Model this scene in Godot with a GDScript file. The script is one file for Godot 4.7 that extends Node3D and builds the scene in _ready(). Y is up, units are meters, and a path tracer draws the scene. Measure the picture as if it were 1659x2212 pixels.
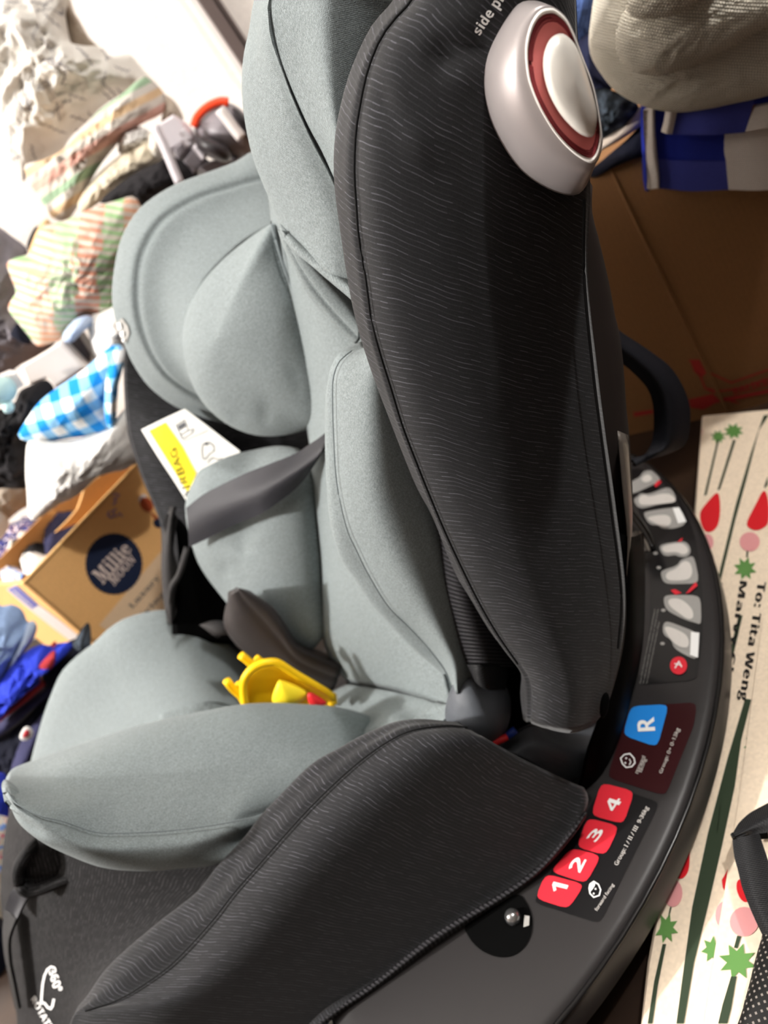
extends Node3D
# A reclined child car seat on its round base, seen close from the side, among laundry, towels and boxes.
# Floor is y = 0. The seat faces -x, its near side is +z; the camera hangs beside it.

const IW := 1659.0
const IH := 2212.0
const FOCAL := 1661.0
var eye := Vector3(0, 0.60, 0)
var cb := Basis()
var noise := FastNoiseLite.new()
var taken := {}
var M := {}
var surfaces := {}

# ---------------------------------------------------------------- placing
func ray(x: float, y: float) -> Vector3:
	return cb * Vector3((x - IW / 2) / FOCAL, -(y - IH / 2) / FOCAL, -1.0)

func pz(x: float, y: float, z: float) -> Vector3:      # point on the upright plane at that z
	var d := ray(x, y)
	return eye + d * ((z - eye.z) / d.z)

func py(x: float, y: float, h: float) -> Vector3:      # point on the level plane at that height
	var d := ray(x, y)
	return eye + d * ((h - eye.y) / d.y)

func pp(x: float, y: float, o: Vector3, n: Vector3) -> Vector3:   # point on a slanted plane
	var d := ray(x, y)
	return eye + d * ((o - eye).dot(n) / d.dot(n))

func nums(s: String) -> Array:                          # "x,y,w x,y ..." -> [[x, y, w], ...], w carried linearly between the given ones
	var out := []
	for t in s.split(" ", false):
		var a := []
		for q in t.split(",", false):
			a.append(float(q))
		out.append(a)
	var known := []
	for i in out.size():
		if out[i].size() > 2:
			known.append(i)
	for i in out.size():
		if out[i].size() > 2:
			continue
		var lo := -1
		var hi := -1
		for k in known:
			if k < i:
				lo = k
			elif hi < 0:
				hi = k
		var w := 0.0
		if lo < 0 and hi >= 0:
			w = out[hi][2]
		elif hi < 0 and lo >= 0:
			w = out[lo][2]
		elif lo >= 0:
			w = lerpf(out[lo][2], out[hi][2], float(i - lo) / float(hi - lo))
		out[i].append(w)
	return out

func rz(s: String) -> PackedVector3Array:
	var r := PackedVector3Array()
	for a in nums(s):
		r.append(pz(a[0], a[1], a[2]))
	return r

func ry(s: String) -> PackedVector3Array:
	var r := PackedVector3Array()
	for a in nums(s):
		r.append(py(a[0], a[1], a[2]))
	return r

func rp(s: String, o: Vector3, n: Vector3) -> PackedVector3Array:
	var r := PackedVector3Array()
	for a in nums(s):
		r.append(pp(a[0], a[1], o, n) + n * a[2])
	return r

func poly2(s: String) -> PackedVector2Array:
	var r := PackedVector2Array()
	for a in nums(s):
		r.append(Vector2(a[0], a[1]))
	return r

# ---------------------------------------------------------------- curves
func cr(a: Vector3, b: Vector3, c: Vector3, d: Vector3, t: float) -> Vector3:
	return 0.5 * ((2.0 * b) + (c - a) * t + (2.0 * a - 5.0 * b + 4.0 * c - d) * t * t + (3.0 * b - a - 3.0 * c + d) * t * t * t)

func resample(p: PackedVector3Array, n: int, closed := false, straight := false) -> PackedVector3Array:
	var fine := PackedVector3Array()
	var m := p.size()
	var segs := m if closed else m - 1
	for i in segs:
		var a: Vector3
		var b := p[i]
		var c := p[(i + 1) % m]
		var d: Vector3
		if closed:
			a = p[(i - 1 + m) % m]
			d = p[(i + 2) % m]
		else:
			a = p[i - 1] if i > 0 else b * 2.0 - c
			d = p[i + 2] if i + 2 < m else c * 2.0 - b
		for k in 10:
			var t := k / 10.0
			fine.append(b.lerp(c, t) if straight else cr(a, b, c, d, t))
	fine.append(p[0] if closed else p[m - 1])
	var acc := PackedFloat32Array([0.0])
	for i in range(1, fine.size()):
		acc.append(acc[i - 1] + fine[i].distance_to(fine[i - 1]))
	var total := acc[acc.size() - 1]
	var out := PackedVector3Array()
	var j := 0
	var count := n if closed else n + 1
	for i in count:
		var w := total * i / n
		while j < acc.size() - 2 and acc[j + 1] < w:
			j += 1
		var span := maxf(acc[j + 1] - acc[j], 1e-9)
		out.append(fine[j].lerp(fine[j + 1], clampf((w - acc[j]) / span, 0, 1)))
	return out

# ---------------------------------------------------------------- meshes
class MB:
	var v := PackedVector3Array()
	var uv := PackedVector2Array()
	var idx := PackedInt32Array()
	func add(p: Vector3, t := Vector2.ZERO) -> int:
		v.append(p)
		uv.append(t)
		return v.size() - 1
	func tri(a: int, b: int, c: int) -> void:            # counter-clockwise from outside
		idx.append_array([a, c, b])
	func quad(a: int, b: int, c: int, d: int) -> void:
		tri(a, b, c)
		tri(a, c, d)
	func face(pts: Array, uvs := []) -> void:             # a flat polygon with vertices of its own
		var first := v.size()
		for i in pts.size():
			add(pts[i], uvs[i] if i < uvs.size() else Vector2(i % 2, i / 2))
		for i in range(1, pts.size() - 1):
			tri(first, first + i, first + i + 1)
	func flip() -> void:
		for i in range(0, idx.size(), 3):
			var t := idx[i + 1]
			idx[i + 1] = idx[i + 2]
			idx[i + 2] = t
	func done() -> ArrayMesh:
		var n := PackedVector3Array()
		n.resize(v.size())
		for i in range(0, idx.size(), 3):
			var a := idx[i]
			var b := idx[i + 1]
			var c := idx[i + 2]
			var k := (v[c] - v[a]).cross(v[b] - v[a])
			n[a] += k
			n[b] += k
			n[c] += k
		for i in n.size():
			n[i] = n[i].normalized() if n[i].length_squared() > 1e-20 else Vector3.UP
		var arr := []
		arr.resize(Mesh.ARRAY_MAX)
		arr[Mesh.ARRAY_VERTEX] = v
		arr[Mesh.ARRAY_NORMAL] = n
		arr[Mesh.ARRAY_TEX_UV] = uv
		arr[Mesh.ARRAY_INDEX] = idx
		var m := ArrayMesh.new()
		m.add_surface_from_arrays(Mesh.PRIMITIVE_TRIANGLES, arr)
		return m

func dented(p: Vector3, list: Array) -> float:
	var w := 0.0
	for d in list:
		var k := Geometry3D.get_closest_point_to_segment(p, d[0], d[1])
		var q: float = p.distance_to(k) / d[2]
		if q < 3.0:
			w -= d[3] * exp(-q * q)
	return w

# A padded panel laid through several rails (curves running the same way), closed behind by a shell.
# opt: thick, bulge, groove [rail numbers], gdepth, amp + freq (creases), square (board edges), straight, keep (name under which its front is kept for prints)
func patch(rails: Array, nu: int, nv: int, opt := {}) -> ArrayMesh:
	var R := []
	for r in rails:
		R.append(resample(r, nu, false, opt.get("straight", false)))
	var rows := (R.size() - 1) * nv + 1
	var g := []
	for j in rows:
		var s := mini(j / nv, R.size() - 2)
		var t := float(j - s * nv) / nv
		var row := PackedVector3Array()
		for i in nu + 1:
			var b: Vector3 = R[s][i]
			var c: Vector3 = R[s + 1][i]
			var a: Vector3 = R[s - 1][i] if s > 0 else b * 2.0 - c
			var d: Vector3 = R[s + 2][i] if s + 2 < R.size() else c * 2.0 - b
			row.append(b.lerp(c, t) if opt.get("straight", false) or R.size() == 2 else cr(a, b, c, d, t))
		g.append(row)
	var nrm := []
	var facing := 0.0
	for j in rows:
		var row := PackedVector3Array()
		for i in nu + 1:
			var du: Vector3 = g[j][mini(i + 1, nu)] - g[j][maxi(i - 1, 0)]
			var dv: Vector3 = g[mini(j + 1, rows - 1)][i] - g[maxi(j - 1, 0)][i]
			var k := du.cross(dv).normalized()
			row.append(k)
			facing += k.dot((eye - g[j][i]).normalized())
		nrm.append(row)
	var sgn := 1.0 if facing >= 0 else -1.0
	var bulge: float = opt.get("bulge", 0.0)
	var amp: float = opt.get("amp", 0.0)
	var grooves: Array = opt.get("groove", [])
	var gd: float = opt.get("gdepth", 0.002)
	var dents: Array = opt.get("dents", [])
	var shear: Array = opt.get("shear", [0.0, 0.0])
	noise.frequency = opt.get("freq", 12.0)
	var mb := MB.new()
	var vd := PackedFloat32Array()
	var acc := 0.0
	for j in rows:
		if j > 0:
			acc += g[j][nu / 2].distance_to(g[j - 1][nu / 2])
		vd.append(acc)
	var ud := PackedFloat32Array([0.0])
	for i in range(1, nu + 1):
		ud.append(ud[i - 1] + g[rows / 2][i].distance_to(g[rows / 2][i - 1]))
	var front := []
	for j in rows:
		var v := float(j) / (rows - 1)
		for i in nu + 1:
			var u := float(i) / nu
			var p: Vector3 = g[j][i]
			var n: Vector3 = nrm[j][i] * sgn
			var prof := pow(maxf(sin(PI * v), 0.0), 0.6) * pow(maxf(sin(PI * u), 0.0), 0.35)
			var off := bulge * prof
			for gr in grooves:
				var away: float = absf(j - gr * nv)
				off -= gd * (1.0 if away < 0.5 else 0.45 if away < 1.5 else 0.1 if away < 2.5 else 0.0)
			if dents.size():
				off += dented(p, dents)
			if amp > 0:
				off += amp * noise.get_noise_3dv(p) * minf(1.0, prof * 1.5)
			p += n * off
			front.append(p)
			mb.add(p, Vector2(vd[j], ud[i] - vd[j] * lerpf(shear[0], shear[1], u)))
	var at := func(j: int, i: int) -> int: return j * (nu + 1) + i
	for j in rows - 1:
		for i in nu:
			mb.quad(at.call(j, i), at.call(j, i + 1), at.call(j + 1, i + 1), at.call(j + 1, i))
	if opt.has("keep"):
		var tris := PackedVector3Array()
		for k in mb.idx:
			tris.append(mb.v[k])
		surfaces[opt.keep] = tris
	var thick: float = opt.get("thick", 0.008)
	if opt.get("square", false):
		var b0 := mb.v.size()
		for j in rows:
			for i in nu + 1:
				mb.add(front[at.call(j, i)] - nrm[j][i] * sgn * thick, Vector2(vd[j], ud[i]))
		for j in rows - 1:
			for i in nu:
				mb.quad(b0 + at.call(j, i), b0 + at.call(j + 1, i), b0 + at.call(j + 1, i + 1), b0 + at.call(j, i + 1))
		var ring := []
		for i in nu + 1:
			ring.append(at.call(0, i))
		for j in range(1, rows):
			ring.append(at.call(j, nu))
		for i in range(nu - 1, -1, -1):
			ring.append(at.call(rows - 1, i))
		for j in range(rows - 2, -1, -1):
			ring.append(at.call(j, 0))
		for k in ring.size() - 1:
			var a: int = ring[k]
			var b: int = ring[k + 1]
			mb.face([mb.v[b], mb.v[a], mb.v[b0 + a], mb.v[b0 + b]])
	else:
		var back := []
		for j in rows:
			for i in nu + 1:
				var edge := mini(mini(i, nu - i), mini(j, rows - 1 - j))
				if edge == 0:
					back.append(at.call(j, i))
				else:
					back.append(mb.add(front[at.call(j, i)] - nrm[j][i] * sgn * thick * minf(1.0, edge / 2.0), Vector2(vd[j], ud[i])))
		for j in rows - 1:
			for i in nu:
				mb.quad(back[at.call(j, i)], back[at.call(j + 1, i)], back[at.call(j + 1, i + 1)], back[at.call(j, i + 1)])
	if sgn < 0:
		mb.flip()
	return mb.done()

# A cushion or a lump of cloth inside a closed outline. opt: bulge, back, soft (cloth profile), amp, freq, mid (offset of the middle), ang, keep, straight
func pillow(outline: PackedVector3Array, n: int, rings: int, opt := {}) -> ArrayMesh:
	var o := resample(outline, n, true, opt.get("straight", false))
	var c := Vector3.ZERO
	for p in o:
		c += p
	c /= n
	if opt.has("mid"):
		c = opt.mid
	var nrm := Vector3.ZERO
	for i in n:
		nrm += (o[i] - c).cross(o[(i + 1) % n] - c)
	nrm = nrm.normalized()
	var ccw := nrm.dot(eye - c) > 0
	if not ccw:
		nrm = -nrm
	var ax := (cb.x - nrm * cb.x.dot(nrm)).normalized().rotated(nrm, opt.get("ang", 0.0))
	var ay := nrm.cross(ax)
	var bulge: float = opt.get("bulge", 0.02)
	var back: float = opt.get("back", 0.02)
	var amp: float = opt.get("amp", 0.0)
	noise.frequency = opt.get("freq", 12.0)
	var soft: bool = opt.get("soft", false)
	var dents: Array = opt.get("dents", [])
	var round_ := PackedVector3Array()      # the outline smoothed, which the rings grow towards at the middle
	var cur := o
	var wdw := maxi(1, n / 14)
	for pass_ in 3:
		round_ = PackedVector3Array()
		for i in n:
			var q := Vector3.ZERO
			for e in range(-wdw, wdw + 1):
				q += cur[(i + e + n) % n]
			round_.append(q / (2 * wdw + 1))
		cur = round_
	var mb := MB.new()
	for side in 2:
		for k in rings:
			var s := 1.0 - float(k) / rings
			if not soft:
				s = sin(s * PI / 2)
			for i in n:
				var p := c + (round_[i].lerp(o[i], s * s) - c) * s
				var h := (1.0 - s * s) if soft else sqrt(maxf(0.0, 1.0 - s * s))
				if side == 0:
					var w := amp * (0.8 * noise.get_noise_3dv(p) + 0.9 * (0.35 - absf(noise.get_noise_3dv(Vector3(p.x * 1.7 + p.y * 1.2, p.y * 2.6 - p.x * 1.4, p.z * 1.5) + Vector3(5, 1, 2))) - 0.5 * absf(noise.get_noise_3dv(p * 4.0)))) * (1.0 - pow(s, 6))
					if dents.size():
						w += dented(p + nrm * bulge * h, dents) * (1.0 - pow(s, 6))
					p += nrm * (bulge * h + w)
				else:
					p -= nrm * back * h
				mb.add(p, Vector2((p - c).dot(ax), -(p - c).dot(ay)))
		var w0 := amp * 1.0 * noise.get_noise_3dv(c) if side == 0 else 0.0
		mb.add(c + nrm * (bulge + w0 if side == 0 else -back))
	var half := rings * n + 1
	for side in 2:
		var f := side * half
		for k in rings:
			for i in n:
				var a := f + k * n + i
				var b := f + k * n + (i + 1) % n
				if side == 1 and k == 0:
					a = i
					b = (i + 1) % n
				var d := f + half - 1
				var e := d
				if k < rings - 1:
					d = f + (k + 1) * n + i
					e = f + (k + 1) * n + (i + 1) % n
				if side == 0:
					mb.tri(a, b, e)
					if d != e:
						mb.tri(a, e, d)
				else:
					mb.tri(a, e, b)
					if d != e:
						mb.tri(a, d, e)
		if side == 0 and opt.has("keep"):
			var tris := PackedVector3Array()
			for q in mb.idx:
				tris.append(mb.v[q])
			surfaces[opt.keep] = tris
	if not ccw:
		mb.flip()
	return mb.done()

# Skin over closed curves one after another; both ends closed.
func loft(curves: Array, n: int, closed_ends := true, sharp := false) -> ArrayMesh:
	var mb := MB.new()
	var cs := []
	for c in curves:
		cs.append(resample(c, n, true))
	for k in cs.size():
		for i in n:
			mb.add(cs[k][i], Vector2(float(i) / n, k))
	for k in cs.size() - 1:
		for i in n:
			var a := k * n + i
			var b := k * n + (i + 1) % n
			mb.quad(a, b, b + n, a + n)
	if closed_ends:
		for e in 2:
			var k := 0 if e == 0 else cs.size() - 1
			var c := Vector3.ZERO
			for p in cs[k]:
				c += p
			var m := mb.add(c / n)
			for i in n:
				var a := k * n + i
				var b := k * n + (i + 1) % n
				if e == 0:
					mb.tri(m, b, a)
				else:
					mb.tri(m, a, b)
	var vol := 0.0
	for i in range(0, mb.idx.size(), 3):
		vol -= mb.v[mb.idx[i]].dot(mb.v[mb.idx[i + 1]].cross(mb.v[mb.idx[i + 2]]))
	if vol < 0:
		mb.flip()
	return mb.done()

func tube(path: PackedVector3Array, r: float, sides := 8, n := 0, flat := 1.0, flat_dir := Vector3.ZERO, taper := []) -> ArrayMesh:
	var p := path if n == 0 else resample(path, n)
	var rings := []
	for i in p.size():
		var t := (p[mini(i + 1, p.size() - 1)] - p[maxi(i - 1, 0)]).normalized()
		var a := flat_dir if flat_dir != Vector3.ZERO else (Vector3.UP if absf(t.y) < 0.9 else Vector3.RIGHT)
		a = (a - t * a.dot(t)).normalized()
		var b := t.cross(a)
		var rr := r
		if taper.size() == 2:
			rr = lerpf(taper[0], taper[1], float(i) / (p.size() - 1))
		var c := PackedVector3Array()
		for k in sides:
			var w := TAU * k / sides
			c.append(p[i] + a * cos(w) * rr * flat + b * sin(w) * rr)
		rings.append(c)
	var mb := MB.new()
	var d := 0.0
	for i in rings.size():
		if i > 0:
			d += p[i].distance_to(p[i - 1])
		for k in sides:
			mb.add(rings[i][k], Vector2(float(k) / sides * TAU * r, d))
	for i in rings.size() - 1:
		for k in sides:
			var a := i * sides + k
			var b := i * sides + (k + 1) % sides
			mb.quad(a, b, b + sides, a + sides)
	for e in 2:
		var k0 := 0 if e == 0 else (rings.size() - 1) * sides
		var m := mb.add(p[0] if e == 0 else p[p.size() - 1])
		for k in sides:
			if e == 0:
				mb.tri(m, k0 + (k + 1) % sides, k0 + k)
			else:
				mb.tri(m, k0 + k, k0 + (k + 1) % sides)
	return mb.done()

# A block from a closed outline pushed back along dir, with a small bevel at its front edge.
func slab(outline: PackedVector3Array, dir: Vector3, depth: float, bevel := 0.0, n := 0, keep := "") -> ArrayMesh:
	var o := outline if n == 0 else resample(outline, n, true)
	var m := o.size()
	var c := Vector3.ZERO
	for p in o:
		c += p
	c /= m
	dir = dir.normalized()
	var ax := (o[1] - o[0]).normalized()
	ax = (ax - dir * ax.dot(dir)).normalized()
	var ay := dir.cross(ax)
	var flat := PackedVector2Array()
	for p in o:
		flat.append(Vector2((p - c).dot(ax), (p - c).dot(ay)))
	var t := Geometry2D.triangulate_polygon(flat)
	var mb := MB.new()
	var rows := [[0.0, bevel], [bevel, 0.0], [depth, 0.0]] if bevel > 0 else [[0.0, 0.0], [depth, 0.0]]
	var area := 0.0
	for i in m:
		area += flat[i].cross(flat[(i + 1) % m])
	var lists := []
	for r in rows:
		var ring := []
		for i in m:
			var inward := Vector3.ZERO
			if r[1] > 0:
				var e1 := (flat[i] - flat[(i - 1 + m) % m]).normalized()
				var e2 := (flat[(i + 1) % m] - flat[i]).normalized()
				var k := Vector2(-e1.y - e2.y, e1.x + e2.x).normalized() * (1.0 if area > 0 else -1.0)
				inward = (ax * k.x + ay * k.y) * r[1]
			ring.append(o[i] + dir * r[0] + inward)
		lists.append(ring)
	for side in 2:
		var ring: Array = lists[0] if side == 0 else lists[lists.size() - 1]
		var f := mb.v.size()
		for i in m:
			mb.add(ring[i], flat[i] * Vector2(1, 1))
		for i in range(0, t.size(), 3):
			if side == 0:
				mb.tri(f + t[i], f + t[i + 1], f + t[i + 2])
			else:
				mb.tri(f + t[i], f + t[i + 2], f + t[i + 1])
	for r in lists.size() - 1:
		for i in m:
			var j := (i + 1) % m
			var q := [lists[r][i], lists[r + 1][i], lists[r + 1][j], lists[r][j]]
			var w := flat[i].distance_to(flat[j])
			mb.face(q, [Vector2(0, 0), Vector2(0, depth), Vector2(w, depth), Vector2(w, 0)])
	var vol := 0.0
	for i in range(0, mb.idx.size(), 3):
		vol -= (mb.v[mb.idx[i]] - c).dot((mb.v[mb.idx[i + 1]] - c).cross(mb.v[mb.idx[i + 2]] - c))
	if vol < 0:
		mb.flip()
	if keep != "":
		var tris := PackedVector3Array()
		for q in mb.idx:
			tris.append(mb.v[q])
		surfaces[keep] = tris
	return mb.done()

func block(at: Vector3, size: Vector3, turn := Basis(), bevel := 0.0) -> ArrayMesh:
	var h := size / 2
	var o := PackedVector3Array([at + turn * Vector3(-h.x, -h.y, h.z), at + turn * Vector3(h.x, -h.y, h.z), at + turn * Vector3(h.x, h.y, h.z), at + turn * Vector3(-h.x, h.y, h.z)])
	return slab(o, -(turn * Vector3.BACK), size.z, bevel)

# ---------------------------------------------------------------- prints that lie on a kept surface
func hit(x: float, y: float, name_: String) -> Vector3:
	var d := ray(x, y)
	var tris: PackedVector3Array = surfaces[name_]
	var best := 1e9
	var out := Vector3.INF
	for i in range(0, tris.size(), 3):
		var r = Geometry3D.ray_intersects_triangle(eye, d, tris[i], tris[i + 1], tris[i + 2])
		if r != null:
			var w: float = (r as Vector3).distance_to(eye)
			if w < best:
				best = w
				out = r
	return out

func lay(mb: MB, tri_px: PackedVector2Array, name_: String, lift: float) -> void:
	for i in range(0, tri_px.size(), 3):
		var q := []
		for k in 3:
			var h := hit(tri_px[i + k].x, tri_px[i + k].y, name_)
			if h == Vector3.INF:
				break
			q.append(h)
		if q.size() < 3:
			continue
		var n: Vector3 = (q[1] - q[0]).cross(q[2] - q[0])
		if n.length_squared() < 1e-18:
			continue
		n = n.normalized()
		if n.dot(eye - q[0]) < 0:
			n = -n
			var t = q[1]
			q[1] = q[2]
			q[2] = t
		var f := mb.v.size()
		for k in 3:
			mb.add(q[k] + n * lift, tri_px[i + k] / 1000.0)
		mb.tri(f, f + 1, f + 2)

func rounded(p: PackedVector2Array) -> PackedVector2Array:
	for k in 2:
		var q := PackedVector2Array()
		for i in p.size():
			var b := p[(i + 1) % p.size()]
			var cut := minf(0.25, 9.0 / maxf(p[i].distance_to(b), 0.01))
			q.append(p[i].lerp(b, cut))
			q.append(p[i].lerp(b, 1.0 - cut))
		p = q
	return p

func print_poly(outlines: Array, name_: String, lift := 0.0006, cell := 40.0) -> ArrayMesh:
	var mb := MB.new()
	for s in outlines:
		var poly := PackedVector2Array()
		if s is PackedVector2Array:
			poly = s
		elif (s as String).begins_with("~"):
			poly = rounded(poly2((s as String).substr(1)))
		else:
			poly = poly2(s)
		var box := Rect2(poly[0], Vector2.ZERO)
		for p in poly:
			box = box.expand(p)
		var px := PackedVector2Array()
		for cx in range(int(floor(box.position.x / cell)), int(floor(box.end.x / cell)) + 1):
			for cy in range(int(floor(box.position.y / cell)), int(floor(box.end.y / cell)) + 1):
				var x := cx * cell
				var y := cy * cell
				var sq := PackedVector2Array([Vector2(x, y), Vector2(x + cell, y), Vector2(x + cell, y + cell), Vector2(x, y + cell)])
				for piece in Geometry2D.intersect_polygons(poly, sq):
					var t := Geometry2D.triangulate_polygon(piece)
					for k in t:
						px.append(piece[k])
		lay(mb, px, name_, lift)
	return mb.done()

# Lettering: TextMesh glyphs carried onto the surface. quad = pixel corners of the text box: bottom left, bottom right, top right, top left.
func print_text(text: String, quad: String, name_: String, bold := true, lift := 0.0009, family := "Droid Sans") -> ArrayMesh:
	var tm := TextMesh.new()
	var f := SystemFont.new()
	f.font_names = PackedStringArray([family])
	f.font_weight = 700 if bold else 400
	tm.font = f
	tm.text = text
	tm.font_size = 48
	tm.depth = 0.0
	tm.curve_step = 2.0
	var arr := tm.surface_get_arrays(0)
	var vs: PackedVector3Array = arr[Mesh.ARRAY_VERTEX]
	var ix: PackedInt32Array = arr[Mesh.ARRAY_INDEX] if arr[Mesh.ARRAY_INDEX] != null else PackedInt32Array(range(vs.size()))
	var lo := vs[0]
	var hi := vs[0]
	for p in vs:
		lo = lo.min(p)
		hi = hi.max(p)
	var q := poly2(quad)
	var px := PackedVector2Array()
	for k in ix:
		var u := (vs[k].x - lo.x) / maxf(hi.x - lo.x, 1e-6)
		var v := (vs[k].y - lo.y) / maxf(hi.y - lo.y, 1e-6)
		px.append(q[0].lerp(q[1], u).lerp(q[3].lerp(q[2], u), v))
	var mb := MB.new()
	lay(mb, px, name_, lift)
	return mb.done()

func circle2(cx: float, cy: float, rx: float, ry_: float, ang := 0.0, n := 20) -> PackedVector2Array:
	var r := PackedVector2Array()
	for i in n:
		var t := TAU * i / n
		r.append(Vector2(cx, cy) + Vector2(cos(t) * rx, sin(t) * ry_).rotated(ang))
	return r

func line2(s: String, w: float) -> Array:               # a drawn line as short quads
	var p := poly2(s.trim_prefix("~"))
	var out := []
	for i in p.size() - 1:
		var d := (p[i + 1] - p[i]).normalized()
		var k := Vector2(-d.y, d.x) * w / 2
		var e := d * w * 0.3
		out.append(PackedVector2Array([p[i] - k - e, p[i + 1] - k + e, p[i + 1] + k + e, p[i] + k - e]))
	return out

# ---------------------------------------------------------------- nodes
func numbered(s: String) -> String:
	if not taken.has(s):
		taken[s] = 0
		return s
	taken[s] += 1
	return "%s_%03d" % [s, taken[s]]

func put(called: String, mesh: Mesh, m: Material, parent: Node = null, label := "") -> MeshInstance3D:
	var o := MeshInstance3D.new()
	o.mesh = mesh
	o.material_override = null
	for k in mesh.get_surface_count():
		o.set_surface_override_material(k, m)
	o.name = called if parent else numbered(called)
	(parent if parent else self).add_child(o, true)
	if label != "":
		o.set_meta("label", label)
	return o

func thing(called: String, label: String, category: String, group := "") -> Node3D:
	var o := Node3D.new()
	o.name = numbered(called)
	add_child(o, true)
	tag(o, label, category, group)
	return o

func tag(o: Node, label: String, category: String, group := "") -> Node:
	o.set_meta("label", label)
	o.set_meta("category", category)
	if group != "":
		o.set_meta("group", group)
	return o

func one(called: String, mesh: Mesh, m: Material, label: String, category: String, group := "") -> MeshInstance3D:
	var o := put(called, mesh, m)
	tag(o, label, category, group)
	return o

func struct(called: String, mesh: Mesh, m: Material) -> MeshInstance3D:
	var o := put(called, mesh, m)
	o.set_meta("kind", "structure")
	return o

func put_each(called: String, outlines: Array, name_: String, m: Material, parent: Node, label := "", lift := 0.0006, cell := 40.0) -> void:
	for o in outlines:
		put(called, print_poly([o], name_, lift, cell), m, parent, label)

# ---------------------------------------------------------------- materials
func rnd(x: int, y: int, s: int) -> float:
	var h := (x * 374761393 + y * 668265263 + s * 974634777) & 0x7fffffff
	h = ((h ^ (h >> 13)) * 1274126177) & 0x7fffffff
	return float((h ^ (h >> 16)) & 0xffff) / 65535.0

func picture(w: int, h: int, f: Callable) -> Image:
	var im := Image.create(w, h, false, Image.FORMAT_RGB8)
	for y in h:
		for x in w:
			im.set_pixel(x, y, f.call(x, y))
	return im

func tex(im: Image) -> ImageTexture:
	return ImageTexture.create_from_image(im)

func bump(im: Image, s: float) -> ImageTexture:
	var c := im.duplicate() as Image
	c.convert(Image.FORMAT_RGBA8)
	c.bump_map_to_normal_map(s)
	return ImageTexture.create_from_image(c)

func grey(v: float) -> Color:
	return Color(v, v, v)

func mat(c: Color, rough := 0.85, albedo: Texture2D = null, normal: Texture2D = null, tile := 0.1, nscale := 1.0) -> StandardMaterial3D:
	var m := StandardMaterial3D.new()
	m.albedo_color = c
	m.roughness = rough
	m.metallic_specular = 0.35
	if albedo:
		m.albedo_texture = albedo
	if normal:
		m.normal_enabled = true
		m.normal_texture = normal
		m.normal_scale = nscale
	m.uv1_scale = Vector3(1.0 / tile, 1.0 / tile, 1.0)
	return m

func cloth(c: Color, nscale := 0.6) -> StandardMaterial3D:
	return mat(c, 0.95, M.plain_tex, M.plain_nrm, 0.12, nscale)

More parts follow.
